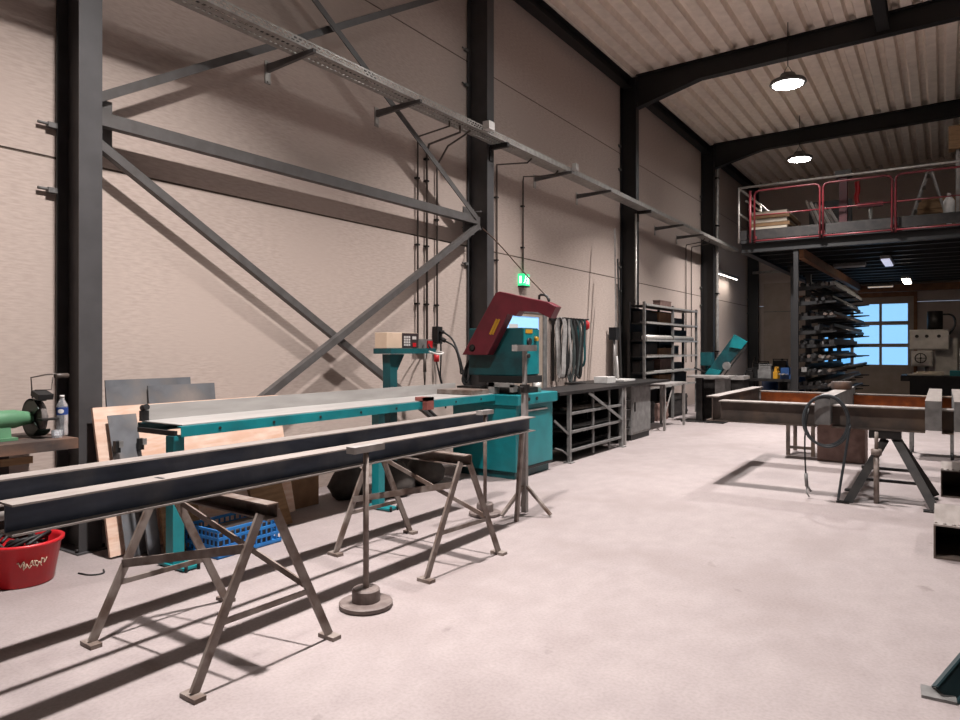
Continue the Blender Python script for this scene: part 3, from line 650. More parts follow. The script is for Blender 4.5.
# tall leaning bars near column
for k, (dx, dy, zt, mt, l) in enumerate(((0, 0, 4.0, 'steel', 'bright tall steel bar leaning beside the column on the dark table'), (.06, .1, 3.4, 'darkmetal', 'dark tall bar leaning beside the bright one at the column'), (-.05, .14, 2.9, 'rusty', 'short brown bar leaning behind the bright one at the column'))):
    single(MB().bar((.64+dx, 12.75+dy, 1.015), (.46+dx*.3, 13.1+dy, zt), .03, .03), 'steel_bar', mt, l, 'bar', loc=(.64+dx, 12.75+dy, 1.0), group='tall bars leaning by the column')
t = thing('drill_stand', 'small drill stand with grey head on the dark table', 'drill', (.85, 12.0, 1.0))
MB().box(.8, 1.2, 11.75, 12.3, 1.001, 1.03).build('base', 'white', t); MB().cyl((.9, 12.02, 1.03), (.9, 12.02, 1.75), .022, n=10).build('post', 'steel', t); MB().cyl((.98, 12.02, 1.03), (.95, 12.02, 1.45), .018, n=10).build('lever', 'white', t)
MB().box(.83, .97, 11.94, 12.1, 1.75, 1.98).build('head', 'darkmetal', t)

# ------------------------------------------------------------------ bar rack along the wall
rack_ = t = thing('bar_rack', 'wall rack with open shelves of bar stock between two columns', 'rack', (.65, 15.6, 0))
YR0, YR1 = 13.78, 17.4; SZ = [.75, 1.08, 1.42, 1.76, 2.13, 2.5]
for Y in (YR0, 15.6, YR1): 
    MB().bar((.82, Y, 0), (.82, Y, 2.56), .05, .05, up=(0, 1, 0)).build('post', 'greysteel', t)
    MB().bar((.49, Y, 0), (.49, Y, 2.56), .05, .05, up=(0, 1, 0)).build('rear_post', 'darkmetal', t)
for z in SZ:
    MB().bar((.86, YR0, z), (.86, YR1, z), .03, .04).build('shelf_edge', 'galv', t)
    MB().box(.47, .843, YR0+.03, YR1-.03, z-.02, z).build('shelf', 'darkmetal', t)
lay = []
for k in range(18):
    z = SZ[k % 6]; X = .7+.052*(k//6); y0 = YR0+.05+R.random()*.6; L = 1.6+R.random()*1.2; r = .012+.01*R.random()
    m = MB()
    if k % 6 == 3: continue
    if k % 2: m.cyl((X, y0, z+r+.001), (X, y0+L, z+r+.001), r, n=8)
    else: m.box(X-r, X+r, y0, y0+L, z+.001, z+2*r)
    single(m, 'bar_stock', ['rusty', 'steel', 'darkmetal', 'brownsteel'][k % 4], 'length of bar stock lying on a shelf of the wall rack', 'bar', loc=(X, y0, z), group='bar stock on the wall rack')
single(MB().cyl((.77, 13.9, 1.76+.0605), (.77, 17.2, 1.76+.0605), .06, n=16), 'steel_pipe', 'galv', 'thick pale pipe on the middle shelf of the wall rack', 'pipe', loc=(.77, 13.9, 1.82))
MB().box(.46, .468, YR0+.05, 16.7, .05, 2.45).build('dark_backing', 'black', rack_)  # sheet added to darken the gaps, standing for dark stored goods
names_ = ['lowest', 'second', 'third', 'fourth', 'fifth', 'top']
for k, z in enumerate(SZ):
    for q, (y0, y1, mt) in enumerate(((13.95, 15.0 - .2*(k % 2), 'darkwood'), (15.1+.1*(k % 2), 15.95, 'brownbox' if k % 2 else 'carton'), (16.05, 17.1-.3*(k % 3), 'black'))):
        if k == 5 and q != 1: continue
        if k == 3 and q == 1: continue
        h = (.18, .24, .27)[(k+q) % 3]
        m = MB(); m.box(.5, .665, y0, y1, z+.001, z+h*.85); m.box(.495, .67, y0-.01, y1+.01, z+h*.85, z+h)
        single(m, 'storage_box', mt, '%s box on the %s shelf of the wall rack, %s' % ({'darkwood': 'dark brown', 'brownbox': 'brown', 'carton': 'tan', 'black': 'black'}[mt], names_[k], ('nearest the column', 'in the middle', 'at the far end')[q]), 'box', loc=(.6, y0, z+.001))
for (y0, y1, h, mt, l) in ((13.9, 14.5, .45, 'darkwood', 'dark crate under the wall rack'), (14.7, 15.4, .38, 'brownbox', 'brown box under the wall rack'), (15.7, 16.8, .5, 'darkwood', 'large dark crate under the far half of the wall rack')):
    m = MB(); m.box(.53, .78, y0, y1, 0, h)
    for z in (.06, h-.1): m.box(.78, .793, y0, y1, z, z+.06)
    single(m, 'storage_crate', mt, l, 'crate', loc=(.6, y0, 0))

# ------------------------------------------------------------------ small pivoting saw (teal) + its stand + clutter
t = thing('machine_table', 'dark steel table with a single thick leg under the small saw', 'table', (1.75, 15.3, 0))
MB().box(1.32, 2.2, 15.0, 15.75, .96, 1.0).build('tabletop', 'steel', t)
MB().bar((1.55, 15.2, .02), (1.55, 15.2, .96), .13, .13, up=(0, 1, 0)).build('leg', 'darkmetal', t)
MB().box(1.2, 2.1, 15.0, 15.5, 0, .02).build('foot_plate', 'darkmetal', t)
MB().box(1.9, 2.1, 15.1, 15.6, .1, .96).build('pedestal', 'greysteel', t); MB().box(1.9, 2.1, 15.1, 15.6, .02, .1).build('pedestal_foot', 'darkmetal', t)
t = thing('mitre_saw', 'small teal pull-down saw with raised slanting head', 'saw', (1.9, 16.1, 0))
m = MB(); m.box(1.4, 2.3, 15.85, 16.4, 0, .9); m.build('cabinet', 'darkmetal', t)
m = MB(); m.box(1.38, 2.32, 15.82, 16.42, .9, .98); m.build('bed', 'steel', t)
P4 = [(1.46, 1.0), (1.76, .98), (2.38, 1.74), (2.1, 1.9)]
m = MB(); m.poly([(x, 15.92, z) for x, z in P4], (0, .1, 0)); m.build('blade_guard', 'dteal', t)
m = MB(); m.poly([(2.0, 15.88, 1.62), (2.26, 15.88, 1.58), (2.38, 15.88, 1.74), (2.1, 15.88, 1.9)], (0, .04, 0)); m.poly([(1.46, 15.88, 1.0), (1.76, 15.88, .985), (1.84, 15.88, 1.09), (1.56, 15.88, 1.14)], (0, .04, 0)); m.build('wheel_cover', 'teal', t)
m = MB(); m.bar((1.9, 15.86, 1.0), (2.36, 15.86, 1.62), .03, .03); m.build('lift_strut', 'darkmetal', t)
MB().cyl((1.75, 16.02, 1.3), (1.75, 16.2, 1.3), .1, n=14).build('motor', 'greysteel', t); MB().cyl((1.95, 15.84, 1.2), (1.95, 15.92, 1.2), .09, n=14).build('pulley_cover', 'greysteel', t)
m = MB(); m.box(1.3, 1.55, 16.1, 16.35, 1.2, 1.5); m.box(1.38, 1.45, 16.2, 16.28, .98, 1.2); m.build('gearbox', 'dteal', t)
m = MB(); m.tube([(1.47, 15.95, 1.04), (1.3, 15.9, 1.12), (1.22, 15.9, 1.15)], .02, 8); m.build('handle', 'darkmetal', t)
# cluttered bench
t = thing('fitter_bench', 'dark bench crowded with tools before the end of the wall', 'bench', (2.45, 17.6, 0))
MB().box(1.95, 3.05, 17.2, 18.4, .82, .88).build('benchtop', 'darkmetal', t)
for X in (2.0, 3.0):
    for Y in (17.25, 18.35): MB().bar((X, Y, 0), (X, Y, .82), .06, .06, up=(0, 1, 0)).build('leg', 'darkmetal', t)
MB().box(2.0, 3.0, 17.3, 18.35, .3, .33).build('shelf', 'darkmetal', t)
t = thing('bench_vice', 'blue vice at the end of the cluttered bench', 'vice', (2.88, 17.3, .88))
m = MB(); m.box(2.8, 3.02, 17.3, 17.6, .881, .98); m.box(2.82, 3.0, 17.24, 17.4, .98, 1.14); m.box(2.82, 3.0, 17.46, 17.6, .98, 1.14); m.build('body', 'bluepaint', t); m = MB(); m.cyl((2.9, 17.0, 1.0), (2.9, 17.24, 1.0), .02, n=8); m.cyl((2.8, 17.02, 1.0), (3.0, 17.02, 1.0), .01, n=6); m.build('screw', 'steel', t)
cl = [(2.02, 17.25, .18, .2, .2, 'darkmetal', 'tool_box', 'dark tool box on the near end of the cluttered bench', 'toolbox'), (2.3, 17.3, .3, .22, .3, 'greysteel', 'machine_vice', 'grey cast machine vice on the cluttered bench', 'vice'), (2.65, 17.25, .1, .3, .24, 'yellow', 'oil_can', 'yellowish can on the cluttered bench near the blue vice', 'can'), (2.1, 17.7, .35, .3, .36, 'black', 'tool_case', 'black tool case at the back of the cluttered bench', 'case'), (2.52, 17.75, .35, .25, .42, 'darkmetal', 'parts_tray', 'dark tray of parts at the back of the cluttered bench', 'tray')]
for X, Y, a, b, h, mt, nm, l, ct in cl:
    m = MB(); m.box(X, X+a, Y, Y+b, .881, .88+h*.7); m.box(X+.02, X+a-.02, Y+.02, Y+b-.02, .88+h*.7, .88+h); m.bar((X, Y+b/2, .88+h+.03), (X+a, Y+b/2, .88+h+.03), .02); m.bar((X+.02, Y+b/2, .87+h), (X+.02, Y+b/2, .88+h+.03), .02); m.bar((X+a-.02, Y+b/2, .87+h), (X+a-.02, Y+b/2, .88+h+.03), .02)
    single(m, nm, mt, l, ct, loc=(X, Y, .881), bevel=.008)
for k, (X, Y, r, h, mt, l) in enumerate(((2.05, 18.15, .05, .5, 'darkmetal', 'tall dark cylinder standing on the back of the cluttered bench'), (2.4, 18.2, .09, .32, 'greysteel', 'grey round tin at the back of the cluttered bench'), (2.68, 18.2, .06, .46, 'black', 'black bottle-shaped can at the back of the cluttered bench'), (2.95, 18.1, .08, .36, 'darkmetal', 'dark round tin behind the blue vice'))):
    single(MB().lathe((X, Y, .881), [(r*.95, 0), (r, .02), (r, h*.7), (r*.5, h*.85), (r*.45, h)], 14), 'workshop_can', mt, l, 'can', loc=(X, Y, .881))
for k in range(8):
    X = 2.05+.115*k; single(MB().box(X, X+.06, 17.22+.02*(k % 3), 17.24+.02*(k % 3), .331, .331+.2+.05*(k % 3)), 'tool_block', ['steel', 'greysteel', 'darkmetal'][k % 3], 'small steel block standing on the shelf under the cluttered bench', 'block', loc=(X, 17.2, .331), group='blocks under the cluttered bench')
for k, (X, Y) in enumerate(((2.2, 19.2), (2.5, 19.6), (2.85, 19.3))):
    m = MB(); m.lathe((X, Y, 0), [(.18, 0), (.2, .02), (.2, .85), (.18, .87)], 18); m.lathe((X, Y, .3), [(.205, 0), (.205, .02)], 18)
    single(m, 'oil_drum', ['bluepaint', 'darkmetal', 'bluepaint'][k], ['narrow blue drum behind the cluttered bench, nearest the wall', 'dark drum behind the cluttered bench', 'narrow blue drum behind the blue vice'][k], 'drum', loc=(X, Y, 0))

# ------------------------------------------------------------------ grinder bench
t = thing('grinder_bench', 'worn wooden workbench under the green grinder beside the near column', 'bench', (.4, 1.5, 0))
MB().box(.08, .74, .2, 2.56, .875, .95).build('benchtop', 'bench', t)
MB().box(.12, .68, .4, 1.85, .1, .875).build('cupboard', 'darkwood', t)
m = MB(); m.box(.681, .69, 2.08, 2.28, .80, .85); m.build('pale_tag', 'wood', t)
for Y in (.3, 2.2): MB().box(.34, .42, Y-.04, Y+.04, 0, .875).build('leg', 'darkwood', t)
for Y in (.3, 2.2): MB().box(.1, .18, Y-.04, Y+.04, 0, .875).build('leg', 'darkwood', t)
t = thing('bench_grinder', 'green double-ended bench grinder with exposed wheel', 'grinder', (.45, 2.2, .95))
GX, GZ = .45, 1.095
m = MB(); m.lathe((GX, 1.9, GZ), [(.04, 0), (.06, .02), (.066, .06), (.066, .36), (.06, .38), (.048, .44), (.044, .47)], 24, 'Y'); m.build('motor', 'green', t)
m = MB(); m.poly([(GX-.06, 2.1, .97), (GX+.06, 2.1, .97), (GX+.045, 2.1, 1.05), (GX-.045, 2.1, 1.05)], (0, .12, 0)); m.box(GX-.09, GX+.09, 2.08, 2.25, .951, .97); m.build('pedestal', 'green', t)
m = MB(); m.cyl((GX, 2.39, GZ), (GX, 2.43, GZ), .122, n=32); m.build('grinding_wheel', 'stone', t)
# guard: open ring segment
m = MB()
def arc(r0, r1, y0, y1, a0, a1, n=18):
    for i in range(n):
        u0, u1 = a0+(a1-a0)*i/n, a0+(a1-a0)*(i+1)/n
        q = [(GX+r0*math.cos(u0), y0, GZ+r0*math.sin(u0)), (GX+r1*math.cos(u0), y0, GZ+r1*math.sin(u0)), (GX+r1*math.cos(u1), y0, GZ+r1*math.sin(u1)), (GX+r0*math.cos(u1), y0, GZ+r0*math.sin(u1))]
        m.poly(q, (0, y1-y0, 0))
arc(.126, .138, 2.365, 2.455, math.radians(70), math.radians(320)); arc(.0, .138, 2.365, 2.372, math.radians(30), math.radians(330)); m.build('wheel_guard', 'dgreen', t)
m = MB(); m.box(GX+.11, GX+.2, 2.36, 2.47, GZ-.012, GZ); m.build('tool_rest', 'darkmetal', t)
m = MB(); m.cyl((GX, 2.43, GZ), (GX, 2.45, GZ), .04, n=14); m.cyl((GX, 2.45, GZ), (GX, 2.48, GZ), .018, n=6); m.build('wheel_nut', 'darkmetal', t)
m = MB(); m.box(GX+.02, GX+.14, 2.36, 2.46, GZ+.145, GZ+.185, ry=.25); m.build('spark_guard', 'black', t)
m = MB(); m.tube([(GX, 2.38, GZ+.14), (GX, 2.37, GZ+.29), (GX+.04, 2.45, GZ+.31), (GX+.08, 2.5, GZ+.315), (GX+.08, 2.52, GZ+.29)], .006, 6); m.tube([(GX+.04, 2.38, GZ+.2), (GX+.04, 2.49, GZ+.2), (GX+.04, 2.5, GZ+.29)], .004, 6); m.cyl((GX+.08, 2.5, GZ+.3), (GX+.05, 2.6, GZ+.3), .018, n=8); m.build('shield_arm', 'conduit', t)
# other wheel side (out of frame)
m = MB(); m.cyl((GX, 1.82, GZ), (GX, 1.9, GZ), .122, n=28); m.build('grinding_wheel', 'dgreen', t)
t = thing('water_bottle', 'clear plastic water bottle with blue label on the grinder bench', 'bottle', (.4, 2.59, .951))
BX, BY = .5, 2.56
t.location = (BX, BY, .951); ORG[t.name] = V((BX, BY, .951))
MB().lathe((BX, BY, .951), [(.034, 0), (.04, .008), (.04, .06), (.036, .07), (.04, .08), (.04, .2), (.036, .225), (.018, .262), (.014, .268), (.014, .28)], 20).build('bottle_body', 'clear', t)
MB().lathe((BX, BY, 1.105), [(.0405, 0), (.0405, .055)], 20, cap=False).build('label_band', 'labelblue', t)
MB().lathe((BX, BY, 1.231), [(.016, 0), (.016, .018)], 14).build('cap', 'white', t)
m = MB(); 
for i in range(10):
    a0 = -1.15+i*.1; m.poly([(BX+.0412*math.cos(a0+k*.1), BY+.0412*math.sin(a0+k*.1), 1.1325+(zz)*math.sqrt(max(0, 1-((i+k-5)/5.2)**2))) for k, zz in ((0, -.016), (1, -.016), (1, .016), (0, .016))], (.0003, 0, 0))
m.build('label_oval', 'paper', t)
t = thing('glass_jar', 'small clear glass cup between the grinder and the bottle', 'cup', (.62, 2.47, .951))
m = MB(); m.lathe((.62, 2.47, .951), [(.032, 0), (.036, .01), (.038, .055), (.035, .055), (.033, .012)], 18); m.build('cup', 'clear', t)
# bucket
t = thing('red_bucket', 'red plastic tub with pale paint scrawl standing below the grinder bench', 'bucket', (.98, 2.07, 0))
BX, BY = .70, 2.21
t.location = (BX, BY, 0); ORG[t.name] = V((BX, BY, 0))
MB().lathe((BX, BY, 0), [(.17, .0), (.185, .006), (.232, .27), (.25, .275), (.25, .295), (.228, .295), (.222, .27), (.178, .02), (.02, .02)], 36).build('tub', 'red', t)
m = MB()
for k, (a0, z0) in enumerate(((-.45, .17), (-.3, .15), (-.12, .165), (.02, .155), (.16, .175))):
    p = []
    for i in range(9):
        a = a0+.028*i+.02*math.sin(i*2.3+k*1.3); zz = z0+.02*math.sin(i*1.3+k*2.6)+.012*math.cos(i*2.9); rr = .186+.047*zz/.27+.002
        p.append((BX+rr*math.cos(a-.1), BY+rr*math.sin(a-.1), zz))
    m.tube(p, .0035, 5, 1)
m.build('paint_scrawl', 'cream', t)
m = MB()
for i in range(7):
    z0 = .285+.006*i; pp = [(BX+(.05+.018*i)*math.cos(u*.7+i), BY+(.05+.02*i)*math.sin(u*.7+i), .24+.05*math.sin(u*1.3+i)+.008*i) for u in range(10)]
    m.tube(pp, .012, 6, 1)
single(m, 'cable_coil', 'black', 'tangled dark cables heaped inside the red tub', 'cable', loc=(BX, BY, .25))
single(MB().tube([(.86, 2.5, .006), (.98, 2.52, .006), (1.02, 2.6, .006), (.93, 2.64, .006)], .006, 6, 2), 'loose_cable', 'black', 'short black cable end lying on the floor by the red tub', 'cable', loc=(.86, 2.5, 0))

# ------------------------------------------------------------------ boards against the wall
def lean(name, mt, x0, x1, y0, y1, h, th, label, cat=None, loc=None, z0=.0):
    m = MB(); d_ = V((x1-x0, 0, h)).normalized(); nn = V((d_.z, 0, -d_.x))*th
    m.poly([(x0, y0, z0), (x0, y1, z0), (x1, y1, h), (x1, y0, h)], nn)
    return single(m, name, mt, label, cat, loc=(x0, y0, z0))
lean('plywood_sheet', 'osb', .70, .44, 2.8, 4.6, 1.13, .025, 'large knotted plywood sheet leaning behind the infeed table', 'board', z0=.012)
lean('steel_sheet', 'plate', .80, .525, 2.88, 3.11, 1.07, .008, 'dark grey steel sheet leaning against the plywood with two clamps', 'plate', z0=.006)
for y, l in ((2.90, 'small black magnet clamp on the left edge of the leaning steel sheet'), (3.09, 'small black magnet clamp on the right edge of the leaning steel sheet')):
    m = MB(); m.box(.61, .65, y-.02, y+.02, .79, .88); m.mi(1).box(.655, .67, y-.015+.012, y+.03, .83, .88)
    single(m, 'magnet_clamp', ['black', 'greysteel'], l, 'clamp', loc=(.63, y, .8), group='clamps on the leaning steel sheet')
lean('steel_plate', 'plate', .46, .335, 2.96, 3.72, 1.34, .01, 'tall grey steel plate behind the plywood, rearmost of the three', z0=.003, cat='plate')
lean('steel_plate', 'plate', .51, .36, 2.95, 3.24, 1.285, .012, 'grey steel plate behind the plywood, partly behind the near column', z0=.003, cat='plate')
lean('steel_plate', 'plate', .52, .37, 3.3, 3.94, 1.28, .012, 'slightly tilted grey steel plate behind the plywood, farthest right of three', z0=.003, cat='plate')
lean('grey_panel', 'plate', .92, .78, 2.98, 3.08, .62, .02, 'narrow grey steel strip standing at the foot of the plywood', 'plate', z0=.004)
lean('brown_board', 'wood', 1.02, .86, 3.92, 4.28, .38, .03, 'short brown board leaning low behind the blue crate', 'board', z0=.005)
lean('brown_board', 'wood', .98, .86, 3.08, 3.4, .5, .03, 'brown board leaning behind the teal conveyor leg', 'board', z0=.005)
# crates
def crate(X, Y, label, z=0., dark=False):
    t = thing('plastic_crate', label, 'crate', (X, Y, z), 'blue crates under the infeed table')
    a, b, h = .3, .2, .22; m = MB()
    m.box(X-b, X+b, Y-a, Y+a, z+.001, z+.012)
    for zz in (.012, .075, .14, .2): 
        for sx in (-1, 1): m.box(X+sx*b-.006, X+sx*b+.006, Y-a, Y+a, z+zz, z+zz+.022)
        for sy in (-1, 1): m.box(X-b, X+b, Y+sy*a-.006, Y+sy*a+.006, z+zz, z+zz+.022)
    for i in range(13):
        y = Y-a+i*a/6
        for sx in (-1, 1): m.box(X+sx*b-.005, X+sx*b+.005, y-.006, y+.006, z+.03, z+h-.01)
    for i in range(9):
        x = X-b+i*b/4
        for sy in (-1, 1): m.box(x-.006, x+.006, Y+sy*a-.005, Y+sy*a+.005, z+.03, z+h-.01)
    m.build('basket', 'blue', t)
    return t
crate(1.2, 3.55, 'bright blue slatted crate on the floor behind the near trestle')
crate(.8+.02, 3.72-.5+.02, 'dark-shaded blue crate beside the teal conveyor leg') if False else None
m = MB(); m.box(1.06, 1.34, 3.3, 3.8, .02, .17); single(m, 'carton', 'darkwood', 'dark carton inside the blue slatted crate', 'box', loc=(1.2, 3.5, .02))
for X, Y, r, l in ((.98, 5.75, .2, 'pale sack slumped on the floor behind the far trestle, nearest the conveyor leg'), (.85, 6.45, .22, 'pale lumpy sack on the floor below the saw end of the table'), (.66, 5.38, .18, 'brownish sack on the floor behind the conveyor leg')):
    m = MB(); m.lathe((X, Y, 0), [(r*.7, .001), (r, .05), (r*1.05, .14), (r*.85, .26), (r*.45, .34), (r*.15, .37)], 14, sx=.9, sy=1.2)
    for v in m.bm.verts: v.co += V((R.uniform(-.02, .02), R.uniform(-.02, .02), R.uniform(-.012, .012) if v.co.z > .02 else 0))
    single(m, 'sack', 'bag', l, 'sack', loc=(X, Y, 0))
single(MB().box(.2, .62, 6.5, 7.0, 0, .45), 'dark_box', 'darkwood', 'dark box on the floor under the saw end of the infeed table', 'box', loc=(.6, 6.7, 0), bevel=.01)
single(MB().box(.2, .62, 4.6, 5.0, 0, .3), 'scrap_box', 'carton', 'low cardboard box on the floor below the middle of the infeed table', 'box', loc=(.4, 4.8, 0), bevel=.006)

# ------------------------------------------------------------------ frame workpiece on the right
t = thing('welded_workpiece', 'large welded ladder frame of heavy rusty beams on a stand', 'frame', (5.2, 9, .74))
ZB, ZF = .74, .985
def hb(y, x0, x1, nm):
    zc = (ZB+ZF)/2
    MB().box(x0, x1, y-.006, y+.006, ZB+.014, ZF-.014).build(nm, 'brownsteel' if y < 9 else 'rust', t)
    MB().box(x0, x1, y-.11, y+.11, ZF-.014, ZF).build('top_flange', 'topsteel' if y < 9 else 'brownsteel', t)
    MB().box(x0, x1, y-.11, y+.11, ZB, ZB+.014).build('bottom_flange', 'brownsteel', t)
for x0, x1 in ((3.76, 4.80), (4.95, 5.80), (5.94, 6.04), (6.18, 7.6)): hb(8.42, x0, x1, 'front_web'); hb(10.6, x0, x1, 'rear_web')
MB().prof(ib(.14, .29, .014, .01), (3.69, 8.31, .885), (3.69, 10.75, .885)).build('end_beam', 'brownsteel', t)
MB().box(3.62, 3.76, 8.31, 10.75, 1.03, 1.034).build('end_beam_face', 'topsteel', t)  # thin pale sheet for the lit top of the beam
for x0, x1 in ((4.80, 4.95), (5.80, 5.94), (6.04, 6.18)):
    l = MB().box(x0+.001, x1-.001, 8.2, 10.72, .78, 1.07).build('cross_tube', 'greysteel', t)
    MB().box(x0+.001, x1-.001, 8.2, 10.72, 1.0701, 1.074).build('tube_top', 'topsteel', l)  # thin pale sheet for the lit top of the tube
single(MB().box(4.4, 4.75, 9.4, 9.7, .75, .76) if False else MB().lathe((4.875, 9.9, 1.0745), [(.11, 0), (.12, .02), (.12, .09), (.11, .1)], 20), 'metal_pot', 'bench', 'round metal pot standing on the cross tube behind the hose', 'pot', loc=(4.9, 9.9, 1.0745))
# hose
HX, HY, HZ = 4.93, 8.12, .79
m = MB(); p = []
for i in range(80):
    u = i/79*2*math.pi*2.777+1.4; rr = .212+.016*math.sin(i*.25); dr = .018*(i/79-.5)
    p.append((HX+rr*math.cos(u), HY-.03-.05*i/79, HZ+.03+(rr*1.24+dr)*math.sin(u)+(.0)))
p += [(HX+.2, HY-.09, .62), (HX+.17, HY-.1, .4), (HX+.14, HY-.11, .2), (HX+.12, HY-.12, .03)]
m.tube(p, .013, 8, 1)
single(m, 'air_hose', 'hose', 'black hose looped several times over the front of the steel frame', 'hose', loc=(HX, HY, HZ))
t = thing('hose_lead', 'thin dark lead with a metal coupling hanging beside the looped hose', 'hose', (4.72, 8.1, .2))
m = MB(); m.tube([(4.75, 8.15, .95), (4.72, 8.1, .7), (4.72, 8.1, .45), (4.73, 8.1, .26)], .009, 6, 1); m.build('lead', 'black', t)
m = MB(); m.cyl((4.73, 8.1, .26), (4.74, 8.1, .12), .018, n=8); m.cyl((4.74, 8.1, .14), (4.78, 8.1, .07), .012, n=8); m.tube([(4.74, 8.1, .12), (4.74, 8.08, .06), (4.77, 8.06, .02)], .008, 6); m.build('coupling', 'greysteel', t)
# stand below frame
t = thing('frame_stand', 'dark steel A-shaped stand carrying the ladder frame', 'stand', (5.48, 8.4, 0))
TX, TY = 5.45, 8.42
MB().box(TX-.15, TX+.14, TY-.09, TY+.09, .655, .738).build('head', 'darkmetal', t)
for dx in (-.36, .40):
    for dy in (-.36, .36):
        l = MB().prof(ang(.08, .08, .01), (TX+dx*.12, TY+dy*.12, .655), (TX+dx, TY+dy, .012), up=(0, 1, 0)).build('leg', 'darkmetal', t)
        MB().box(TX+dx-.06, TX+dx+.06, TY+dy-.05, TY+dy+.05, 0, .014).build('foot_plate', 'darkmetal', l)
m = MB(); m.cyl((TX-.07, TY-.22, .0), (TX-.07, TY-.22, .52), .026, n=10); m.cyl((TX-.07, TY-.22, .5), (TX-.07, TY-.22, .56), .05, n=10); m.cyl((TX-.07, TY-.22, .56), (TX-.07, TY-.22, .735), .018, n=8); m.build('screw_jack', 'rusty', t)
m = MB(); m.bar((TX-.24, TY+.2, .3), (TX+.24, TY+.2, .3), .03, .03); m.build('cross_stay', 'darkmetal', t)
m = MB(); m.bar((TX-.28, TY-.26, .16), (TX+.31, TY-.26, .16), .03, .03) if False else m.bar((TX-.27, TY+.27, .16), (TX+.3, TY+.27, .16), .03, .03); m.build('lower_stay', 'darkmetal', t)
t = thing('side_stand', 'low dark box-frame stand behind the looped hose', 'stand', (4.35, 11.5, 0))
for X in (4.02, 4.36):
    for Y in (11.2, 11.8): MB().bar((X, Y, 0), (X, Y, .62), .05, .05, up=(0, 1, 0)).build('leg', 'brownsteel', t)
m = MB(); m.box(3.98, 4.4, 11.16, 11.84, .62, .67); m.build('top', 'brownsteel', t); MB().bar((4.02, 11.2, .12), (4.36, 11.2, .12), .04, .04).build('stretcher', 'brownsteel', t)
m = MB(); m.box(4.46, 5.06, 10.85, 11.3, .001, .56); single(m, 'timber_block', 'brownbox', 'brown square block standing on the floor behind the frame', 'block', loc=(4.75, 11, 0), bevel=.02, rz=0)
# long low stand behind at right
t = thing('trolley', 'low trolley with casters behind the right end of the ladder frame', 'trolley', (6.0, 12.2, 0))
MB().box(5.5, 7.2, 11.9, 12.6, .5, .56).build('platform', 'darkmetal', t)
for X in (5.56, 6.06, 7.1):
    for Y in (11.95, 12.55):
        l = MB().bar((X, Y, .1), (X, Y, .5), .04, .04, up=(0, 1, 0)).build('leg', 'greysteel', t); MB().cyl((X-.02, Y, .055), (X+.02, Y, .055), .055, n=12).build('caster', 'black', l)
# hollow sections at the right edge
def hollow(x0, x1, y0, y1, h, label, rz=0):
    t = thing('box_section', label, 'steel section', (x0, y0, 0), 'open steel box sections on the floor'); w_ = .012
    m = MB(); m.box(x0, x0+w_, y0, y1, 0, h); m.box(x1-w_, x1, y0, y1, 0, h); m.box(x0+w_, x1-w_, y0, y1, 0, w_); m.build('walls', 'brownsteel', t)
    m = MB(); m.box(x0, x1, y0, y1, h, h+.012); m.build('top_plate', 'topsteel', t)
    m = MB()
    for k in range(10): x = x0+(x1-x0)*(k+.2+.6*R.random())/10; q = R.uniform(.5, 1.2); m.lathe((x, y0+.02+.03*R.random(), h+.012), [(.018*q, 0), (.013*q, .008), (.004*q, .012)], 6)
    m.build('weld_beads', 'topsteel', t)
    MB().box(x0+w_, x1-w_, y1-.02, y1, w_, h).build('end_plate', 'brownsteel', t)
    return t
hollow(5.89, 6.35, 6.3, 7.15, .25, 'open dark box section on the floor, the nearer of two at the right edge')
hollow(5.86, 6.35, 7.72, 8.5+.3, .24, 'open dark box section on the floor, the farther of two, by the frame stand') if False else hollow(5.93, 6.4, 8.95, 9.65, .28, 'open dark box section on the floor, the farther of two, by the frame stand')
# teal stand foot at the lower right
t = thing('teal_stand', 'dark teal beam leg on a steel foot plate at the lower right corner', 'stand', (6.0, 3.8, 0))
m = MB(); m.prof(ib(.1, .1, .008, .006), (5.955, 3.82, .012), (6.55, 4.35, .8), up=(-.6, .1, .5)); m.build('leg', 'legteal', t)
m = MB(); m.prof(ib(.1, .1, .008, .006), (7.2, 4.9, .012), (6.6, 4.38, .8), up=(.6, .1, .5)); m.build('leg', 'legteal', t)
MB().box(5.865, 6.0, 3.76, 3.88, 0, .014, rz=.05).build('foot_plate', 'greysteel', t); MB().box(7.13, 7.28, 4.82, 4.98, 0, .014).build('foot_plate', 'greysteel', t)
MB().box(6.45, 6.7, 4.2, 4.5, .8, .86).build('head', 'legteal', t)

# ------------------------------------------------------------------ mezzanine
t = thing('mezzanine', 'dark steel mezzanine platform at the far right of the hall', 'mezzanine', (7, 21, 3.95)); t['kind'] = 'structure'
MX = 2.25
MB().box(MX, XR-.05, 15.85, YE-.05, 3.89, 3.95).build('deck', 'darkcol', t)
MB().prof(ib(.16, .2, .012, .01), (MX, 15.95, 3.79), (XR-.05, 15.95, 3.79)).build('front_beam', 'darkcol', t)
MB().prof(ib(.16, .2, .012, .01), (MX+.08, 16.05, 3.79), (MX+.08, YE-.05, 3.79)).build('side_beam', 'darkcol', t)
for k in range(12): 
    y = 16.9+k*.85
    if y < YE-.2: MB().prof(ib(.1, .16, .01, .008), (MX+.18, y, 3.81), (XR-.05, y, 3.81)).build('joist', 'darkcol', t)
MB().bar((3.42, 16.06, 3.62), (3.62, YE-.15, 3.62), .12, .2).build('timber_girder', 'beige', t)
MB().bar((3.6, YE-.6, 3.55), (XR-.1, YE-.6, 3.55), .14, .22).build('timber_girder', 'beige', t)
for X, Y in ((3.36, 15.95), (7.6, 15.95), (11.6, 15.95)): MB().bar((X, Y, 0), (X, Y, 3.69), .09, .09, up=(0, 1, 0)).build('post', 'darkcol', t)
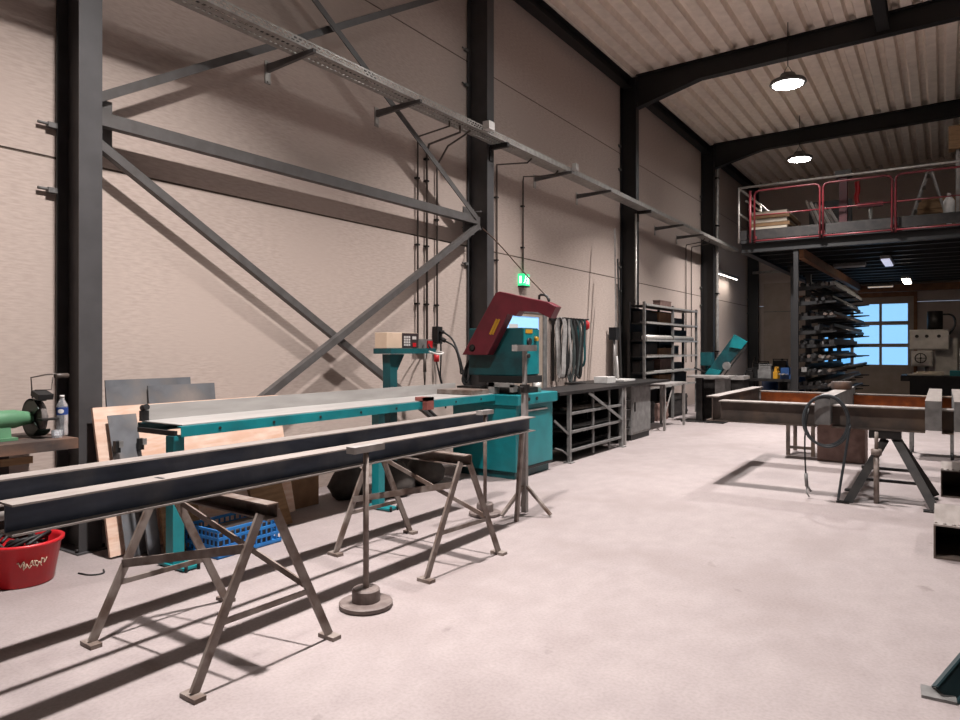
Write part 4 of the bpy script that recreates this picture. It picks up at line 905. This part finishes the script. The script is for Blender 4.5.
MB().box(MX, XR-.06, 15.84, 15.85, 3.96, 4.17).build('toe_board', 'darkmetal', t)
MB().box(MX-.01, MX, 15.85, YE-.1, 3.96, 4.17).build('toe_board', 'column', t)
# guard rails
t = thing('guard_rail', 'galvanised top rail along the mezzanine edge, above the red panels', 'railing', (4, 15.8, 3.96))
m = MB(); m.tube([(MX-.03, 24.5, 5.11), (MX-.03, 15.83, 5.11)], .024, 8); m.tube([(MX-.03, 15.83, 5.11), (XR-.3, 15.83, 5.11)], .024, 8); m.build('top_rail', 'galv', t)
m = MB(); m.tube([(MX-.03, 24.5, 4.55), (MX-.03, 15.83, 4.55)], .018, 8); m.tube([(MX-.03, 24.5, 4.95), (MX-.03, 16.5, 4.95)], .02, 8); m.build('side_rail', 'galv', t)
for X, Y in ((MX-.03, 15.83), (MX-.03, 18.0), (MX-.03, 20.2), (MX-.03, 22.4), (MX-.03, 24.5)): MB().cyl((X, Y, 3.9), (X, Y, 5.11), .022, n=8).build('post', 'galv', t)
def panel(x0, x1, label):
    t = thing('barrier_panel', label, 'railing', (x0, 15.76, 3.85), 'red guard panels on the mezzanine')
    z0, z1, r = 3.87, 4.99, .09; y = 15.76
    pts = [(x0, y, z0)] + [(x0, y, z1-r), (x0+.03, y, z1-.03), (x0+r, y, z1), (x1-r, y, z1), (x1-.03, y, z1-.03), (x1, y, z1-r)] + [(x1, y, z0)]
    MB().tube(pts, .02, 8).build('frame', 'rail', t)
    m = MB(); m.cyl((x0, y, z0+.04), (x1, y, z0+.04), .016, n=8); m.build('bottom_rail', 'rail', t)
    m = MB(); m.cyl((x0, y, 4.46), (x1, y, 4.46), .013, n=8); m.build('middle_rail', 'rail', t)
    for x in (x0, x1): MB().box(x-.03, x+.03, y+.02, y+.079, 3.96, 4.02).build('mounting_lug', 'rail', t)
panel(2.56, 3.84, 'red guard panel in front of the pale boards, first on the mezzanine')
panel(3.9, 5.12, 'red guard panel in the middle, in front of the red press')
panel(5.18, 6.6, 'red guard panel in front of the folding ladder at the right edge')
single(MB().cyl((2.48, 15.72, 3.87), (2.48, 15.72, 5.0), .026, n=8), 'rail_post', 'rail', 'single red post beside the first mezzanine guard panel', 'post', loc=(2.48, 15.72, 3.87))
# mezz contents
for k in range(6):
    m = MB(); z = 3.95+.0005 + (.1 if k == 0 else 0); zz = 4.15+k*.085
    m.box(2.3+.03*(k % 3), 3.15-.05*(k % 2)+.02*k*0, 16.4, 18.3-.1*k, zz, zz+.075)
    single(m, 'wooden_board', 'plywhite' if k % 2 else 'wood', ['lowest pale board of the stack on the mezzanine', 'second board from the bottom of the mezzanine stack', 'third board from the bottom of the mezzanine stack', 'fourth board from the bottom of the mezzanine stack', 'fifth board from the bottom of the mezzanine stack', 'white topmost board of the stack on the mezzanine'][k], 'board', loc=(2.3, 16.4, zz), group='boards stacked on the mezzanine')
m = MB()
for y in (16.6, 17.3, 17.7): m.box(2.35, 3.05, y, y+.12, 3.951, 4.149)
single(m, 'pallet', 'wood', 'wooden pallet bearers under the board stack on the mezzanine', 'pallet', loc=(2.35, 16.6, 3.951))
for k in range(6):
    X = 3.42+.09*k; m = MB(); m.bar((X+.35, 16.9+.05*k, 3.97), (X-.1, 17.5+.05*k, 5.0-.04*k), .03, .06)
    single(m, 'aluminium_profile', 'white' if k % 2 else 'steel', ['pale profile leaning nearest the board stack on the mezzanine', 'second pale profile leaning beside the board stack', 'third pale profile leaning on the mezzanine', 'fourth profile leaning on the mezzanine', 'fifth profile leaning on the mezzanine', 'last profile leaning next to the red press'][k], 'profile', loc=(X+.35, 16.9, 3.96), group='profiles leaning on the mezzanine')
m = MB(); m.box(3.3, 4.2, 18.05, 18.15, 3.951, 5.05); m.box(3.3, 4.2, 18.0, 18.25, 3.951, 4.0); single(m, 'leaning_panel', 'darkmetal', 'dark panel behind the leaning profiles on the mezzanine', 'panel', loc=(3.3, 17.8, 3.951))
t = thing('column_press', 'dark red column press standing on the mezzanine', 'press', (4.15, 17.0, 3.951))
MB().box(4.12, 4.27, 16.42, 16.58, 3.99, 5.22).build('column', 'press', t); MB().box(4.02, 4.38, 16.3, 16.7, 3.951, 3.99).build('base', 'press', t); MB().box(4.05, 4.35, 16.35, 16.65, 5.22, 5.34).build('head', 'darkmetal', t)
t = thing('red_roller_stand', 'red roller stand with bent post on the mezzanine', 'stand', (4.6, 17, 3.951))
MB().box(4.42, 4.9, 16.9, 17.05, 4.62, 4.72).build('roller', 'rail', t); MB().cyl((4.66, 17, 3.98), (4.66, 17, 4.62), .035, n=8).build('post', 'galv', t); MB().box(4.5, 4.82, 16.85, 17.15, 3.951, 3.98).build('base', 'darkmetal', t)
MB().tube([(4.42, 17, 4.7), (4.38, 17, 4.85), (4.42, 17, 5.0), (4.4, 17, 5.2)], .05, 8, 1).build('bent_arm', 'red', t)
t = thing('folding_ladder', 'grey folding ladder standing open on the mezzanine', 'ladder', (5.65, 17, 3.951))
for s_, y in ((0, 16.8), (1, 17.25)):
    for (xa, xb) in ((5.3, 5.7), (6.1, 5.75)): MB().bar((xa, y, 3.952), (xb, y, 5.25), .05, .03).build('rail', 'steel', t)
for k in range(5): z = 4.2+.24*k; u = (z-3.95)/1.3; MB().box(5.3+.4*u-.03, 5.3+.4*u+.05, 16.83, 17.22, z-.012, z+.012).build('rung', 'steel', t)
for k, (z0, h) in enumerate(((3.951, .3), (4.252, .28), (4.533, .26))):
    m = MB(); m.box(5.5, 6.3, 17.5, 18.1, z0, z0+h); m.box(5.48, 6.32, 17.48, 17.5, z0+.02, z0+.08); m.box(5.48, 6.32, 17.48, 17.5, z0+h-.08, z0+h-.02)
    single(m, 'wooden_crate', 'wood', ['bottom wooden crate behind the folding ladder', 'middle wooden crate behind the folding ladder', 'top wooden crate behind the folding ladder'][k], 'crate', loc=(5.5, 17.5, z0), group='wooden crates behind the ladder')
m = MB(); m.box(6.04, 6.54, 16.4, 16.7, 5.5, 5.95); m.mi(1); m.box(6.16, 6.22, 16.5, 16.6, 3.951, 5.5); m.box(6.44, 6.5, 16.5, 16.6, 3.951, 5.5)
single(m, 'raised_crate', ['wood', 'steel'], 'orange-brown wooden box raised on legs at the right edge of the mezzanine', 'box', loc=(6.2, 16.8, 3.951))
for X, l in ((6.02, 'white sack hanging by the right edge of the mezzanine'),):
    m = MB(); m.lathe((X+.03, 16.55, 4.1), [(.03, 0), (.1, .05), (.1, .4), (.04, .5), (.03, .56)], 12); m.lathe((X+.03, 16.55, 3.951), [(.08, 0), (.03, .16)], 12); single(m, 'white_sack', 'white', l, 'sack', loc=(X, 16.55, 3.951))

# ------------------------------------------------------------------ under the mezzanine
t = thing('cantilever_rack', 'tall dark cantilever rack of long profiles under the mezzanine', 'rack', (3.3, 21, 0))
RZ = [.45, .78, 1.08, 1.38, 1.68, 1.98, 2.3, 2.62, 2.95]
ys = [16.6, 18.6, 20.6, 22.6, 24.6]
for Y in ys:
    MB().box(3.15, 3.27, Y-.07, Y+.07, 0, 3.4).build('upright', 'darkcol', t)
    for z in RZ:
        MB().poly([(3.27, Y-.03, z-.1), (3.27, Y-.03, z), (4.05, Y-.03, z), (4.05, Y-.03, z-.03)], (0, .06, 0)).build('arm', 'darkcol', t)
k = 0
for z in RZ:
    x = 3.31
    while x < 4.0:
        r = R.choice([.025, .032, .04, .05]); y0 = 16.3+R.random()*.5; L = R.uniform(4.5, 8.6); mt = R.choice(['darkmetal', 'black', 'darkmetal', 'greysteel', 'brownsteel', 'darkcol'])
        if x+2*r > 4.03: break
        m = MB(); zz = z+r+.001
        if R.random() < .5: m.box(x, x+2*r, y0, y0+L, z+.001, z+.001+2*r)
        else: m.cyl((x+r, y0, zz), (x+r, y0+L, zz), r, n=8)
        single(m, 'steel_profile', mt, 'long steel profile stored on the dark cantilever rack', 'profile', loc=(x, y0, z), group='profiles on the cantilever rack'); k += 1
        if R.random() < .7:
            q = R.choice([.016, .022, .03]); z2 = z+.002+2*r
            single(MB().box(x+r-q, x+r+q, y0+.3, y0+L-.4, z2, z2+2*q), 'steel_profile', R.choice(['black', 'darkmetal', 'darkcol', 'brownsteel']), 'long steel profile stored on the dark cantilever rack', 'profile', loc=(x, y0, z2), group='profiles on the cantilever rack')
        x += 2*r+.014+R.random()*.03
# milling machine
t = thing('milling_machine', 'white milling machine with dark motor under the mezzanine', 'machine', (5.6, 24.6, 0))
MB().box(5.2, 6.2, 24.5, 25.3, 0, .62).build('base', 'darkmetal', t); MB().box(4.9, 6.3, 24.1, 24.7, .62, .76).build('worktable', 'darkmetal', t)
MB().box(5.75, 6.3, 24.8, 25.4, .76, 1.9).build('column', 'machine', t); MB().box(5.1, 6.1, 24.5, 25.1, 1.55, 2.15).build('head', 'machine', t, bevel=.03)
MB().box(5.15, 5.7, 24.5, 25.0, 1.05, 1.52).build('spindle_box', 'machine', t, bevel=.03); m = MB(); m.cyl((5.55, 24.7, .78), (5.55, 24.7, 1.06), .06, n=10); m.build('spindle', 'steel', t)
m = MB(); m.cyl((5.75, 24.8, 2.15), (5.75, 24.8, 2.7), .2, n=16); m.build('motor', 'darkmetal', t)
m = MB()
for X in (5.3, 5.55, 5.85): m.cyl((X, 24.46, 1.95), (X, 24.5, 1.95), .05, n=10)
m.build('dial', 'black', t)
m = MB(); m.cyl((5.4, 24.25, 1.3), (5.4, 24.5, 1.3), .03, n=8); m.tube([(5.4+.14*math.cos(u*.4189), 24.25, 1.3+.14*math.sin(u*.4189)) for u in range(16)], .014, 6); m.bar((5.27, 24.25, 1.3), (5.53, 24.25, 1.3), .02); m.bar((5.4, 24.25, 1.17), (5.4, 24.25, 1.43), .02, up=(0, 1, 0)); m.build('handwheel', 'black', t)
m = MB(); m.tube([(6.1, 24.6, 2.0), (6.28, 24.6, 2.3), (6.2, 24.7, 2.6), (5.9, 24.8, 2.6)], .03, 6, 2); m.build('cable', 'black', t)
single(MB().box(6.34, 7.0, 24.4, 25.0, 0, 1.6), 'control_cabinet', 'machine', 'tall white cabinet at the right edge beside the milling machine', 'cabinet', loc=(6.6, 24.6, 0), bevel=.02)
t = thing('work_bench', 'dark workbench in front of the milling machine', 'bench', (5.9, 22.4, 0))
MB().box(5.0, 7.2, 22.0, 22.9, .78, .86).build('benchtop', 'darkmetal', t); MB().box(5.2, 7.1, 22.1, 22.8, 0, .78).build('cupboard', 'black', t)
single(MB().box(6.1, 6.5, 22.1, 22.5, .861, 1.0), 'teal_case', 'teal', 'small teal case on the dark bench before the milling machine', 'case', loc=(6.3, 22.3, .861), bevel=.01)
for k in range(3):
    single(MB().box(5.15+.1*k, 5.85+.06*k, 22.05+.2*k, 22.2+.2*k, .861, .9+.03*k, rz=.2), 'timber_offcut', 'plywhite', ['pale timber offcut at the front of the dark bench', 'pale timber offcut in the middle of the dark bench', 'pale timber offcut at the back of the dark bench'][k], 'offcut', loc=(5.5, 22.2, .861), group='offcuts on the dark bench')
# tube lamps under the mezzanine
def tube_lamp(X, Y, mt, label, hot=False, z=3.6, across=False):
    t = thing('tube_lamp', label, 'lamp', (X, Y, z)); a, b = (.36, .1) if across else (.1, .72)
    MB().box(X-a, X+a, Y-b, Y+b, z-.05, z+.02).build('housing', 'greysteel', t); MB().box(X-a+.02, X+a-.02, Y-b+.02, Y+b-.02, z-.08, z-.05).build('tube', mt, t)
    for d in (-.6, .6): MB().cyl((X+a*d, Y+b*d, z+.02), (X+a*d, Y+b*d, 3.89 if z < 3.75 else z+.03), .008, n=6).build('hanger', 'darkmetal', t)
    if hot:
        L = bpy.data.lights.new('tube_light', 'AREA'); L.shape = 'RECTANGLE'; L.size = .2; L.size_y = 1.1; L.energy = 14; L.color = (1, .82, .64)
        o = bpy.data.objects.new('tube_light', L); C.objects.link(o); o.location = (0, 0, -.08); o.parent = t
tube_lamp(4.0, 19.6, 'white', 'unlit grey tube lamp under the mezzanine, nearest the rack', z=3.7, across=True)
tube_lamp(4.9, 18.2, 'tubedim', 'faintly bluish tube lamp under the mezzanine, nearest the front')
tube_lamp(5.14, 21.9, 'lampwarm', 'bright warm tube lamp under the mezzanine near the overhead door', True, z=3.46)
tube_lamp(4.3, 25.3, 'lampwarmdim', 'faint warm tube lamp in front of the overhead door lintel', z=3.6, across=True)
t = thing('end_wall_panel', 'tall pale panel for the lit stretch of end wall in the corner', 'cabinet', (.9, YE-.05, 0))  # panel added for the part of the end wall that catches light
MB().box(.5, 1.42, YE-.09, YE-.001, .0, 3.95).build('panel', 'doorpanel', t); MB().box(.5, 1.42, YE-.095, YE-.0901, 2.9, 2.93).build('seam', 'greysteel', t)

# ------------------------------------------------------------------ world, camera
wd = bpy.data.worlds.new('world'); bpy.context.scene.world = wd; wd.use_nodes = True
wd.node_tree.nodes['Background'].inputs[0].default_value = (.5, .6, .8, 1); wd.node_tree.nodes['Background'].inputs[1].default_value = .3
cam = bpy.data.cameras.new('camera'); co = bpy.data.objects.new('camera', cam); C.objects.link(co)
cam.sensor_width = 36; cam.lens = 693/960*36; cam.shift_y = -12/960; cam.clip_start = .05; cam.clip_end = 200
co.location = (5.95, 0, 1.6); co.rotation_euler = (math.pi/2, 0, math.radians(33.747))
sc = bpy.context.scene; sc.camera = co
sc.view_settings.view_transform = 'Standard'; sc.view_settings.look = 'None'; sc.view_settings.gamma = 1; sc.view_settings.use_curve_mapping = False
sc.view_settings.exposure = 1.24
